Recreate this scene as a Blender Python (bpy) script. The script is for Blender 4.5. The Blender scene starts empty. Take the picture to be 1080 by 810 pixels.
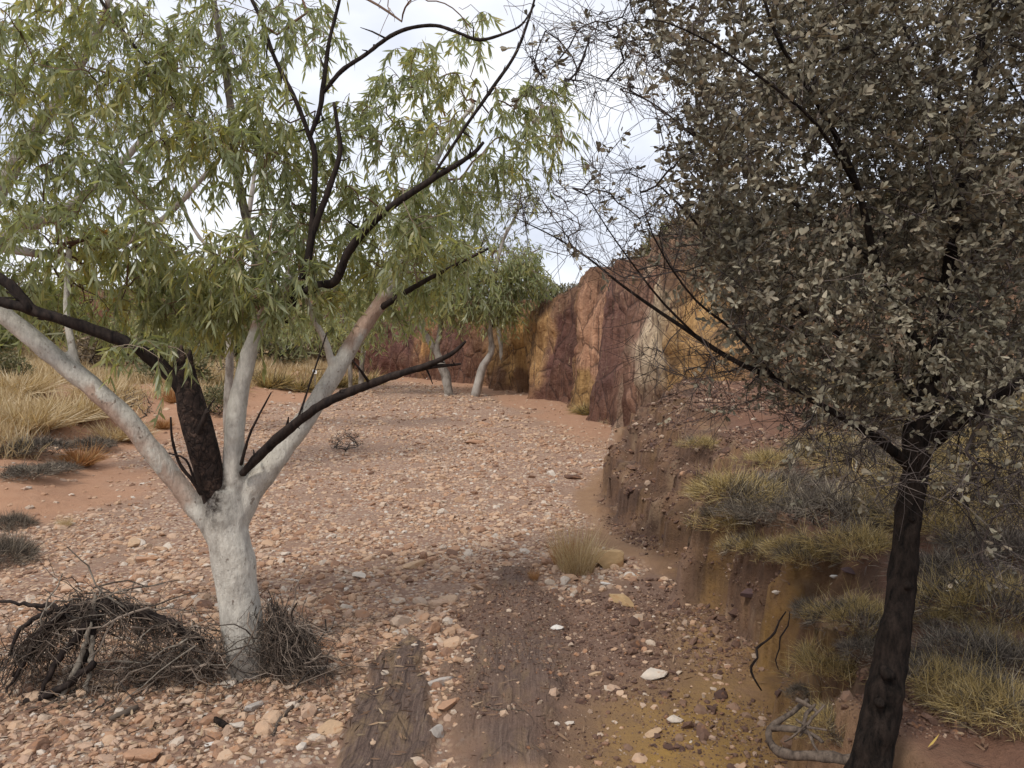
import bpy, math, random
import numpy as np
from mathutils import Vector, Matrix

SEED = 7
rng = np.random.default_rng(SEED)
random.seed(SEED)
scene = bpy.context.scene
COL = scene.collection
CAM_Z, HORIZON, FPX = 2.2, 350.0, 816.0
PITCH = math.atan((405.0 - HORIZON) / FPX)
cp, sp = math.cos(PITCH), math.sin(PITCH)

# ------------------------------------------------------------------ helpers
def raydir(px, py):
    u, v = (px - 540.0) / FPX, (405.0 - py) / FPX
    return np.array([u, cp + v * sp, -sp + v * cp])

def P(px, py, d):
    r = raydir(px, py)
    return np.array([0, 0, CAM_Z]) + r * (d / r[1])

def px_to_m(w, d):
    return w * d / FPX

def _hash(ix, iy, iz, seed):
    h = (ix.astype(np.int64) * 374761393 + iy.astype(np.int64) * 668265263 + iz.astype(np.int64) * 2147483647 + seed * 1274126177) & 0xFFFFFFFF
    h = ((h ^ (h >> 13)) * 1274126177) & 0xFFFFFFFF
    h = ((h ^ (h >> 16)) * 2246822519) & 0xFFFFFFFF
    return ((h ^ (h >> 15)) & 0xFFFFFF) / float(0xFFFFFF)

def vnoise(x, y, z=None, seed=0):
    x = np.asarray(x, float); y = np.asarray(y, float)
    flat = z is None
    z = np.zeros_like(x) if flat else np.asarray(z, float)
    ix, iy, iz = np.floor(x), np.floor(y), np.floor(z)
    fx, fy, fz = x - ix, y - iy, z - iz
    fx = fx * fx * (3 - 2 * fx); fy = fy * fy * (3 - 2 * fy); fz = fz * fz * (3 - 2 * fz)
    o = 0
    for dx in (0, 1):
        for dy in (0, 1):
            for dz in ((0,) if flat else (0, 1)):
                w = (fx if dx else 1 - fx) * (fy if dy else 1 - fy) * (fz if dz else 1 - fz)
                o = o + w * _hash(ix + dx, iy + dy, iz + dz, seed)
    return o * 2 - 1

def fbm(x, y, z=None, octv=4, seed=0, gain=0.5):
    a, s, f = 1.0, 0.0, 1.0
    for k in range(octv):
        s = s + a * vnoise(np.asarray(x) * f, np.asarray(y) * f, None if z is None else np.asarray(z) * f, seed + k * 17)
        a *= gain; f *= 2.03
    return s

def smooth(t):
    t = np.clip(t, 0, 1)
    return t * t * (3 - 2 * t)

def poly_dist(x, y, pts):
    """signed distance to an open polyline, positive on its right-hand side, with the y and the arc length of the nearest point"""
    x = np.asarray(x, float); y = np.asarray(y, float)
    best = np.full(x.shape, 1e9); sg = np.ones(x.shape); yn = np.zeros(x.shape); sn = np.zeros(x.shape)
    s0 = 0.0
    for (x0, y0), (x1, y1) in zip(pts[:-1], pts[1:]):
        dx, dy = x1 - x0, y1 - y0
        L = math.hypot(dx, dy)
        t = np.clip(((x - x0) * dx + (y - y0) * dy) / (L * L), 0, 1)
        qx, qy = x0 + t * dx, y0 + t * dy
        d = np.hypot(x - qx, y - qy)
        m = d < best - 1e-9
        best = np.where(m, d, best)
        sg = np.where(m, np.where(dx * (y - y0) - dy * (x - x0) < 0, 1.0, -1.0), sg)
        yn = np.where(m, qy, yn); sn = np.where(m, s0 + t * L, sn)
        s0 += L
    return best * sg, yn, sn

def poly_in(x, y, pts):
    """signed distance to a closed polygon, positive inside"""
    d, _, _ = poly_dist(x, y, pts + [pts[0]])
    ins = np.zeros(np.shape(x), bool)
    n = len(pts)
    for i in range(n):
        (x0, y0), (x1, y1) = pts[i], pts[(i + 1) % n]
        c = ((y0 > y) != (y1 > y)) & (x < (x1 - x0) * (y - y0) / ((y1 - y0) if y1 != y0 else 1e-9) + x0)
        ins ^= c
    return np.where(ins, np.abs(d), -np.abs(d))

def gp(px, py):      # photo point on the level creek bed
    r = raydir(px, py)
    t = -CAM_Z / r[2]
    return (r[0] * t, r[1] * t)

# ------------------------------------------------------------------ terrain function
BANK = [(1.35, -30), (1.3, 0), (1.32, 3.0), (1.38, 4.0), (1.5, 4.6), (1.5, 5.3), (1.42, 6.2), (1.36, 7.4), (1.1, 8.5), (1.12, 10), (1.73, 12.8), (2.55, 16.5), (2.9, 18.5), (5, 24)]
CLIFF = [(40, 9), (13, 10), (7.5, 10.4), (4.6, 11.0), (3.45, 12.0), (3.05, 14.0), (2.6, 18), (2.4, 20), (1.95, 22.5), (1.2, 25), (-.6, 31), (-4.4, 37), (-7.3, 40), (-13, 45), (-26, 52), (-60, 60)]
CLIFF_H = [5.2, 5.0, 4.8, 4.4, 4.2, 4.15, 4.0, 3.95, 3.8, 3.35, 3.2, 3.4, 3.7, 4.6, 5.0, 5.0]
_cs = [0.0]
for (a, b), (c, d) in zip(CLIFF[:-1], CLIFF[1:]):
    _cs.append(_cs[-1] + math.hypot(c - a, d - b))
LEFTB = [(-5.4, -20), (-5.0, 7.5), (-6.3, 12), (-7.0, 18), (-7.1, 24), (-6.6, 32), (-6.4, 60)]
SLAB_A = [gp(*p) for p in [(352, 830), (372, 745), (400, 705), (432, 672), (452, 678), (450, 740), (444, 830)]]
SLAB_B = [gp(*p) for p in [(478, 830), (482, 760), (476, 700), (472, 655), (484, 625), (520, 606), (555, 600), (580, 620), (592, 650), (600, 700), (605, 760), (612, 830)]]
DIRT = [gp(*p) for p in [(470, 840), (475, 650), (500, 612), (560, 596), (600, 625), (650, 610), (690, 590), (760, 640), (900, 840)]]

def cliff_top(s):
    return np.interp(s, _cs, CLIFF_H)

def terrain(x, y, full=False):
    x = np.asarray(x, float); y = np.asarray(y, float)
    dl, _, _ = poly_dist(x, y, LEFTB)
    dl = -dl + 0.8 * fbm(x * 0.5, y * 0.5, seed=3, octv=3)
    z = 0.035 * fbm(x * 0.35, y * 0.35, seed=1, octv=3) + 0.022 * fbm(x * 2.3, y * 2.3, seed=2, octv=3)
    z = z + 0.5 * smooth((1.6 - y) / 2.2)
    # left: a low red bank, then the grass flat climbing gently
    z = z + 0.55 * smooth((dl - 0.3) / 3.0) + np.minimum(0.085 * np.maximum(0, dl - 2.5), 3.2) + 0.10 * fbm(x * 0.8, y * 0.8, seed=5) * smooth(dl / 3)
    # right: the cut bank
    db, yb, _ = poly_dist(x, y, BANK)
    dbn = db + 0.22 * fbm(x * 1.1, y * 1.1, seed=8, octv=4) + 0.09 * (np.abs(vnoise(x * 2.2, y * 2.8, seed=19)) * 2 - .6) + 0.07 * fbm(x * 5, y * 5, seed=9, octv=3)
    dbn = dbn - .10 * smooth((vnoise(x * 1.4, y * 1.6, seed=27) - .1) / .4)
    hb = np.interp(yb, [-5, 2.5, 4, 6, 8.5, 10, 13, 16, 18.5], [0.85, 0.8, 0.82, 0.92, 1.15, 1.32, 1.42, 1.0, 0.3])
    wb = np.interp(yb, [0, 5, 6.5, 7.5, 9, 12, 16], [0.34, 0.36, 0.52, 0.95, 1.35, 1.35, 1.0])
    t = np.clip(dbn / wb, 0, 1)
    tn = np.clip(t + .10 * vnoise(x * 7, y * 7, seed=29), 0, 1); tq = np.round(tn * 4 + .5 * vnoise(x * 3, y * 3, seed=28)) / 4
    t2 = np.where((t > .03) & (t < .97), np.clip(.55 * tn + .45 * tq, 0, 1), t)
    prof = np.where(t < 1, 1 - (1 - t2) ** 1.7, 1.0)
    zb = hb * prof + np.minimum(0.07 * np.maximum(0, db - wb), 0.5) + (0.05 * fbm(x * 1.7, y * 1.7, seed=11) + 0.025 * fbm(x * 6, y * 6, seed=12)) * smooth(db / 0.4)
    z = np.where(db > -0.5, np.maximum(z, z * (1 - smooth(db / .3)) + zb), z)
    # the plateau behind the cliff face
    dc, yc, sc = poly_dist(x, y, CLIFF)
    hc = cliff_top(sc)
    wh = smooth((16.5 - yc) / 2.5)
    zc = (hc - 0.2) * smooth((dc - 1.1 - 2.3 * wh) / 0.8) + np.clip((dc - 2) * 0.05, 0, 1.2) * np.interp(yc, [20, 30], [1, .2]) + 0.25 * fbm(x * 0.4, y * 0.4, seed=14) * smooth((dc - 1.5) / 2)
    z = np.where(dc > 1.0, np.maximum(z, zc), z)
    sa = poly_in(x, y, SLAB_A) + 0.08 * fbm(x * 5, y * 2.2, seed=21)
    sb = poly_in(x, y, SLAB_B) + 0.17 * fbm(x * 3.5, y * 1.6, seed=22)
    dd = poly_in(x, y, DIRT) + 0.15 * fbm(x * 3, y * 3, seed=23)
    slab = np.maximum(smooth((sa + 0.03) / 0.07), 0.85 * smooth((sb + 0.05) / 0.2))
    bank0 = smooth((db + 0.12) / 0.25)
    slab = slab * (1 - bank0)
    ridge = vnoise(x * 26 + 0.6 * vnoise(x * 2, y * 1.3, seed=31), y * 0.9, seed=32) * 0.5 + 0.5 * vnoise(x * 11, y * 0.7, seed=33)
    step = vnoise(x * 7, y * 4.5, seed=34)
    z = z + slab * (0.05 + 0.012 * ridge + 0.016 * np.round(step * 2) / 2)
    if not full:
        return z
    dirt = smooth((dd + 0.05) / 0.3) * (1 - bank0)
    return dict(z=z, dl=dl, db=db, yb=yb, dc=dc, slab=slab, dirt=dirt, bank=bank0, t=t)

def TZ(x, y):
    return float(tfast([x], [y])[0])

def G(px, py):
    """the point of the terrain seen at a photo pixel"""
    r = raydir(px, py)
    ts = np.concatenate([np.arange(1.2, 12, 0.02), np.arange(12, 60, 0.1)])
    xs, ys, zs = r[0] * ts, r[1] * ts, CAM_Z + r[2] * ts
    h = tfast(xs, ys)
    i = int(np.argmax(zs < h)) if (zs < h).any() else len(ts) - 1
    return np.array([xs[i], ys[i], h[i]])

# ------------------------------------------------------------------ meshes
def make_mesh(name, verts, faces, mats, midx=None, smooth_=False, attrs=None):
    """faces: list of int arrays (n, k); mats: materials; midx: list of int arrays or ints matching faces"""
    me = bpy.data.meshes.new(name)
    v = np.ascontiguousarray(verts, dtype=np.float32).reshape(-1, 3)
    faces = [np.asarray(f, dtype=np.int32) for f in faces if len(f)]
    nl = sum(f.size for f in faces); nf = sum(len(f) for f in faces)
    me.vertices.add(len(v)); me.vertices.foreach_set('co', v.ravel())
    me.loops.add(nl); me.polygons.add(nf)
    me.loops.foreach_set('vertex_index', np.concatenate([f.ravel() for f in faces]))
    tot = np.concatenate([np.full(len(f), f.shape[1], np.int32) for f in faces])
    st = np.concatenate([[0], np.cumsum(tot)[:-1]]).astype(np.int32)
    me.polygons.foreach_set('loop_start', st)
    try:
        me.polygons.foreach_set('loop_total', tot)
    except Exception:
        pass
    for m in (mats if isinstance(mats, (list, tuple)) else [mats]):
        me.materials.append(m)
    if midx is not None:
        mi = np.concatenate([np.full(len(f), k, np.int32) if np.isscalar(k) else np.asarray(k, np.int32) for f, k in zip(faces, midx)])
        me.polygons.foreach_set('material_index', mi)
    me.polygons.foreach_set('use_smooth', np.full(nf, smooth_, bool))
    me.update(calc_edges=True)
    me.validate()
    for k, a in (attrs or {}).items():
        a = np.asarray(a, np.float32)
        if a.ndim == 1:
            at = me.attributes.new(k, 'FLOAT', 'POINT'); at.data.foreach_set('value', a)
        else:
            at = me.attributes.new(k, 'FLOAT_COLOR', 'POINT'); at.data.foreach_set('color', np.ascontiguousarray(a).ravel())
    return me

def link(name, me, parent=None, loc=None):
    o = bpy.data.objects.new(name, me)
    COL.objects.link(o)
    if parent is not None:
        o.parent = parent
    if loc is not None:
        o.location = loc
    return o

def tag(o, label=None, cat=None, group=None, kind=None):
    if label: o['label'] = label
    if cat: o['category'] = cat
    if group: o['group'] = group
    if kind: o['kind'] = kind
    return o

def thing(name, label, cat, loc, group=None):
    o = bpy.data.objects.new(name, None); COL.objects.link(o)
    o.empty_display_size = 0.2
    o.location = loc
    return tag(o, label, cat, group)

def dup(o, loc=None, rz=None, scale=None, parent=None):
    c = o.copy(); COL.objects.link(c)
    if parent is not None: c.parent = parent
    for ch in list(o.children):
        dup(ch, parent=c)
    if loc is not None: c.location = loc
    if rz is not None: c.rotation_euler = (0, 0, rz)
    if scale is not None: c.scale = scale if hasattr(scale, '__len__') else (scale,) * 3
    return c

class Geo:
    def __init__(s):
        s.v = []; s.f = []; s.m = []; s.n = 0
    def add(s, v, fs, m=0):
        v = np.asarray(v).reshape(-1, 3)
        for f in fs:
            if len(f):
                s.f.append(np.asarray(f) + s.n); s.m.append(m)
        s.v.append(v); s.n += len(v)
    def mesh(s, name, mats, sm=False, origin=None):
        v = np.concatenate(s.v)
        if origin is not None: v = v - np.asarray(origin)
        return make_mesh(name, v, s.f, mats, s.m, sm)

def norm(a):
    a = np.asarray(a, float)
    return a / np.maximum(np.linalg.norm(a, axis=-1, keepdims=True), 1e-9)

def resample(pts, rad, step):
    """Catmull-Rom through points"""
    pts = np.asarray(pts, float); rad = np.asarray(rad, float)
    n = len(pts)
    q = np.vstack([2 * pts[0] - pts[1], pts, 2 * pts[-1] - pts[-2]])
    op, orr = [], []
    for i in range(n - 1):
        p0, p1, p2, p3 = q[i], q[i + 1], q[i + 2], q[i + 3]
        k = max(2, int(np.linalg.norm(p2 - p1) / step))
        t = (np.arange(k) / k)[:, None]
        op.append(0.5 * (2 * p1 + (p2 - p0) * t + (2 * p0 - 5 * p1 + 4 * p2 - p3) * t * t + (3 * p1 - p0 - 3 * p2 + p3) * t ** 3))
        orr.append(rad[i] + (rad[i + 1] - rad[i]) * t[:, 0])
    op.append(pts[-1:]); orr.append(rad[-1:])
    return np.vstack(op), np.concatenate(orr)

def tube(geo, pts, rad, sides=5, m=0, cap=True, lump=0.0, seed=0):
    pts = np.asarray(pts, float); rad = np.asarray(rad, float)
    n = len(pts)
    tan = np.empty_like(pts)
    tan[1:-1] = pts[2:] - pts[:-2] if n > 2 else tan[1:-1]
    tan[0] = pts[1] - pts[0]; tan[-1] = pts[-1] - pts[-2]
    tan = norm(tan)
    ref = np.array([1., 0, 0]) if abs(tan[0][0]) < 0.8 else np.array([0, 0, 1.])
    if n <= 12:
        ov = np.abs(pts[-1] - pts[0]); ref = np.eye(3)[int(np.argmin(ov))]
        n1 = norm(np.cross(tan, ref))
    else:
        n1 = np.empty_like(pts); c = norm(np.cross(tan[0], ref))
        for i in range(n):
            c = c - tan[i] * np.dot(c, tan[i]); c = c / max(np.linalg.norm(c), 1e-9); n1[i] = c
    n2 = np.cross(tan, n1)
    a = np.arange(sides) * 2 * math.pi / sides
    R = np.repeat(rad[:, None], sides, 1)
    if lump:
        s = np.cumsum(np.r_[0, np.linalg.norm(np.diff(pts, axis=0), axis=1)])[:, None] + np.zeros((1, sides))
        A = np.zeros((n, 1)) + a
        sc = 1.2 / max(rad.mean(), 0.01)
        R = R * (1 + lump * fbm(np.cos(A) * 1.1 + 9 + seed, np.sin(A) * 1.1 + 5, s * sc * 0.45, octv=3, seed=seed))
    v = pts[:, None, :] + R[..., None] * (np.cos(a)[None, :, None] * n1[:, None] + np.sin(a)[None, :, None] * n2[:, None])
    i = np.arange(n - 1)[:, None] * sides; j = np.arange(sides)[None]
    jn = (j + 1) % sides
    q = np.stack([i + j, i + jn, i + sides + jn, i + sides + j], -1).reshape(-1, 4)
    fs = [q]
    v = v.reshape(-1, 3)
    if cap:
        v = np.vstack([v, pts[0] - tan[0] * rad[0] * .2, pts[-1] + tan[-1] * rad[-1] * .4])
        jj = np.arange(sides)
        b = n * sides
        fs.append(np.stack([(jj + 1) % sides, jj, np.full(sides, b)], -1))
        o = (n - 1) * sides
        fs.append(np.stack([o + jj, o + (jj + 1) % sides, np.full(sides, b + 1)], -1))
    geo.add(v, fs, m)

def leaves(geo, base, d, length, width, bend=0.15, m=0, shape='lance'):
    base = np.asarray(base, float); n = len(base)
    if n == 0: return
    d = norm(d)
    r = rng.normal(size=(n, 3))
    side = norm(np.cross(d, r)); nor = np.cross(d, side)
    L = np.asarray(length)[:, None]; W = np.asarray(width)[:, None] * 0.5
    if shape == 'lance':
        t1, w1, t2, w2 = 0.28, 1.0, 0.62, 0.8
    else:
        t1, w1, t2, w2 = 0.40, 0.75, 0.78, 1.0
    b = (np.asarray(bend) * rng.uniform(-1, 1, n))[:, None] * L
    fold = 0.25 * W
    def pt(t, s, w):
        return base + d * L * t + nor * (b * t * t * 4 * (1 - 0.5 * t) * .5) + side * W * w * s + nor * (fold * abs(s) * w)
    v = np.stack([pt(0, 0, 0), pt(t1, -1, w1), pt(t1, 1, w1), pt(t2, -1, w2), pt(t2, 1, w2), pt(1, 0, 0)], 1)
    k = np.arange(n)[:, None] * 6
    geo.add(v.reshape(-1, 3), [np.vstack([k + [0, 1, 2], k + [3, 5, 4]]), k + [1, 3, 4, 2]], m)

def blades(geo, base, d, length, width, droop, m=0):
    base = np.asarray(base, float); n = len(base)
    d = norm(d); L = np.asarray(length)[:, None]; W = np.asarray(width)[:, None] * .5
    side = norm(np.cross(d, rng.normal(size=(n, 3))))
    dr = np.asarray(droop)[:, None] * np.array([[0, 0, -1.]]) * L
    p1 = base + d * L * .5 + dr * .25; p2 = base + d * L + dr
    v = np.stack([base - side * W, base + side * W, p1 - side * W * .8, p1 + side * W * .8, p2], 1)
    k = np.arange(n)[:, None] * 5
    geo.add(v.reshape(-1, 3), [k + [0, 1, 3, 2], k + [2, 3, 4]], m)

# ------------------------------------------------------------------ materials
def new_mat(name):
    m = bpy.data.materials.new(name); m.use_nodes = True
    nt = m.node_tree; nt.nodes.clear()
    out = nt.nodes.new('ShaderNodeOutputMaterial')
    b = nt.nodes.new('ShaderNodeBsdfPrincipled')
    b.inputs['Specular IOR Level'].default_value = 0.2
    b.inputs['Roughness'].default_value = 0.9
    nt.links.new(b.outputs[0], out.inputs[0])
    return m, nt, b, out

def N(nt, typ, **kw):
    n = nt.nodes.new(typ)
    for k, v in kw.items():
        if k.startswith('i_'):
            n.inputs[k[2:].replace('_', ' ')].default_value = v
        else:
            setattr(n, k, v)
    return n

def ramp(nt, fac, stops, interp='LINEAR'):
    r = nt.nodes.new('ShaderNodeValToRGB')
    r.color_ramp.interpolation = interp
    e = r.color_ramp.elements
    while len(e) < len(stops): e.new(0.5)
    for el, (p, c) in zip(e, stops):
        el.position = p
        el.color = (*c, 1) if len(c) == 3 else c
    if fac is not None: nt.links.new(fac, r.inputs[0])
    return r.outputs[0]

def mixc(nt, fac, a, b, mode='MIX'):
    m = nt.nodes.new('ShaderNodeMix'); m.data_type = 'RGBA'; m.blend_type = mode
    for s, v in ((m.inputs['Factor'], fac), (m.inputs[6], a), (m.inputs[7], b)):
        if hasattr(v, 'is_linked'): nt.links.new(v, s)
        elif isinstance(v, (tuple, list)): s.default_value = (*v, 1) if len(v) == 3 else v
        else: s.default_value = v
    return m.outputs[2]

def noise(nt, scale, detail=4, rough=0.55, vec=None, dim='3D'):
    n = N(nt, 'ShaderNodeTexNoise', noise_dimensions=dim)
    n.inputs['Scale'].default_value = scale; n.inputs['Detail'].default_value = detail; n.inputs['Roughness'].default_value = rough
    if vec is not None: nt.links.new(vec, n.inputs['Vector'])
    return n.outputs[0]

def math_(nt, op, a, b=None, c=None):
    n = N(nt, 'ShaderNodeMath', operation=op)
    for i, v in enumerate((a, b, c)):
        if v is None: continue
        if hasattr(v, 'is_linked'): nt.links.new(v, n.inputs[i])
        else: n.inputs[i].default_value = v
    return n.outputs[0]

def mapping(nt, vec, scale):
    m = N(nt, 'ShaderNodeMapping'); m.inputs['Scale'].default_value = scale
    nt.links.new(vec, m.inputs['Vector']); return m.outputs[0]

def bump(nt, b, h, strength=0.5, dist=0.01):
    n = N(nt, 'ShaderNodeBump'); n.inputs['Strength'].default_value = strength; n.inputs['Distance'].default_value = dist
    nt.links.new(h, n.inputs['Height']); nt.links.new(n.outputs[0], b.inputs['Normal'])
    return n

def island_mat(name, stops, rough=0.8, trans=0.0, spec=0.2, clump=0.0, transcol=None, clump_scale=1.6):
    m, nt, b, out = new_mat(name)
    g = N(nt, 'ShaderNodeNewGeometry')
    f = g.outputs['Random Per Island']
    if clump:
        nz = noise(nt, clump_scale, 2, 0.5, g.outputs['Position'])
        f = math_(nt, 'ADD', math_(nt, 'MULTIPLY', f, 1 - clump), math_(nt, 'MULTIPLY', math_(nt, 'MULTIPLY_ADD', nz, 2.2, -0.6), clump))
    c = ramp(nt, f, stops)
    nt.links.new(c, b.inputs['Base Color'])
    b.inputs['Roughness'].default_value = rough; b.inputs['Specular IOR Level'].default_value = spec
    if trans:
        t = N(nt, 'ShaderNodeBsdfTranslucent')
        nt.links.new(mixc(nt, 1.0, c, transcol or (1.1, 1.15, 0.6), 'MULTIPLY'), t.inputs[0])
        mx = N(nt, 'ShaderNodeMixShader'); mx.inputs[0].default_value = trans
        nt.links.new(b.outputs[0], mx.inputs[1]); nt.links.new(t.outputs[0], mx.inputs[2]); nt.links.new(mx.outputs[0], out.inputs[0])
    return m

STONE_STOPS = [(0.0, (.15, .09, .064)), (.10, (.25, .15, .10)), (.25, (.36, .22, .14)), (.42, (.42, .285, .19)), (.60, (.46, .335, .235)), (.76, (.38, .265, .195)), (.92, (.44, .355, .275)), (1.0, (.50, .45, .39))]

def stone_mat(name, stops, obj_random=False, fixed=None):
    m, nt, b, out = new_mat(name)
    tc = N(nt, 'ShaderNodeTexCoord')
    geo = N(nt, 'ShaderNodeNewGeometry')
    if obj_random:
        f = N(nt, 'ShaderNodeObjectInfo').outputs['Random']; vec = tc.outputs['Object']; sc = 3.0
    else:
        f = geo.outputs['Random Per Island']; vec = geo.outputs['Position']; sc = 45.0
    c = ramp(nt, f, stops) if fixed is None else mixc(nt, 0, fixed, fixed)
    nz = noise(nt, sc, 5, 0.65, vec)
    c = mixc(nt, math_(nt, 'MULTIPLY', nz, 0.75), c, ramp(nt, nz, [(.3, (.6, .56, .54)), (.6, (1.1, 1.0, .9))]), 'MULTIPLY')
    nz2 = noise(nt, sc * .5, 3, 0.6, vec)
    c = mixc(nt, ramp(nt, nz2, [(.58, (0, 0, 0)), (.68, (.7, .7, .7))]), c, (.30, .15, .075))
    nt.links.new(c, b.inputs['Base Color'])
    bump(nt, b, nz, 0.5, 0.006 if not obj_random else 0.02)
    return m

def wood_mat(name, a, c2, sc=30, spec=0.15, bumpd=0.006, voro=False):
    m, nt, b, out = new_mat(name)
    geo = N(nt, 'ShaderNodeNewGeometry')
    nz = noise(nt, sc, 6, 0.7, mapping(nt, geo.outputs['Position'], (1, 1, .3)))
    nt.links.new(ramp(nt, nz, [(.35, a), (.68, c2)]), b.inputs['Base Color'])
    b.inputs['Specular IOR Level'].default_value = spec
    bump(nt, b, nz, 0.9, bumpd)
    return m

M = {}
M['stone'] = stone_mat('stone', STONE_STOPS, True)
M['gravel'] = stone_mat('gravel_pebble', STONE_STOPS, False)
M['twig_dark'] = island_mat('dark_twig', [(0, (.018, .014, .013)), (.6, (.05, .04, .036)), (.85, (.10, .08, .07)), (1, (.20, .165, .14))])
M['twig_gum'] = island_mat('gum_twig', [(0, (.06, .035, .025)), (.5, (.16, .09, .055)), (1, (.28, .22, .17))])
M['twig_dry'] = island_mat('dry_twig', [(0, (.03, .024, .02)), (.5, (.085, .065, .05)), (.85, (.17, .13, .10)), (1, (.3, .24, .19))])
M['burnt'] = wood_mat('charred_wood', (.008, .006, .006), (.045, .032, .026), 34, 0.2)
M['deadwood'] = wood_mat('grey_deadwood', (.09, .075, .06), (.30, .26, .21), 40, 0.2, 0.004)
M['greyroot'] = wood_mat('grey_root', (.04, .03, .024), (.17, .13, .10), 46, 0.2, 0.006)
M['palewood'] = wood_mat('pale_bark', (.34, .31, .27), (.55, .52, .47), 40, 0.2, 0.004)
M['darkbark'] = wood_mat('dark_bark', (.004, .0034, .003), (.034, .024, .019), 42, 0.12, 0.02)
M['gumleaf'] = island_mat('gum_leaf', [(0, (.11, .12, .06)), (.22, (.21, .235, .12)), (.46, (.28, .305, .185)), (.64, (.32, .325, .15)), (.84, (.40, .36, .14)), (.95, (.45, .36, .12)), (1, (.40, .21, .08))], 0.38, 0.53, 0.6, clump=.5, transcol=(1.35, 1.38, .85))
M['gumleaf_pale'] = island_mat('gum_leaf_olive', [(0, (.12, .13, .065)), (.4, (.21, .22, .11)), (.75, (.27, .265, .13)), (1, (.35, .285, .10))], 0.5, 0.48, 0.35, clump=.35, clump_scale=.8)
M['mulga_leaf'] = island_mat('grey_leaf', [(0, (.045, .041, .028)), (.3, (.12, .108, .074)), (.52, (.21, .19, .135)), (.78, (.33, .29, .21)), (1, (.43, .365, .265))], 0.65, 0.12, 0.25, clump=.55, transcol=(1, .9, .7), clump_scale=5)
M['shrub_leaf'] = island_mat('shrub_leaf', [(0, (.08, .085, .045)), (.5, (.165, .16, .085)), (1, (.26, .21, .12))], 0.7, 0.2, 0.2)
M['brown_leaf'] = island_mat('dry_shrub_leaf', [(0, (.08, .06, .04)), (.5, (.175, .13, .085)), (1, (.28, .215, .14))], 0.8, 0.1, 0.2)
M['spinifex'] = island_mat('spinifex_blade', [(0, (.07, .06, .045)), (.2, (.15, .12, .085)), (.32, (.31, .235, .105)), (.65, (.44, .325, .14)), (.88, (.52, .40, .19)), (1, (.56, .46, .28))], 0.7, 0.28, 0.25, transcol=(1, .95, .6))
M['deadgrass'] = island_mat('grey_dead_grass', [(0, (.035, .029, .025)), (.45, (.11, .09, .072)), (.8, (.23, .19, .145)), (1, (.37, .31, .225))], 0.85)
M['straw'] = island_mat('straw_grass', [(0, (.33, .235, .13)), (.4, (.50, .385, .225)), (.8, (.62, .505, .33)), (1, (.68, .59, .43))], 0.75, 0.36, 0.2, transcol=(1, .9, .6))
M['rustgrass'] = island_mat('rust_grass', [(0, (.28, .13, .055)), (.5, (.44, .235, .105)), (1, (.56, .40, .22))], 0.8, 0.3, 0.2, transcol=(1, .85, .5))
M['litter'] = island_mat('leaf_litter', [(0, (.06, .036, .026)), (.5, (.16, .095, .06)), (.85, (.27, .18, .11)), (1, (.38, .29, .19))], 0.8)
M['white'] = new_mat('white_paint')[0]; M['white'].node_tree.nodes['Principled BSDF'].inputs['Base Color'].default_value = (.8, .8, .78, 1)
M['black'] = new_mat('black_paint')[0]; M['black'].node_tree.nodes['Principled BSDF'].inputs['Base Color'].default_value = (.02, .02, .02, 1)

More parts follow.
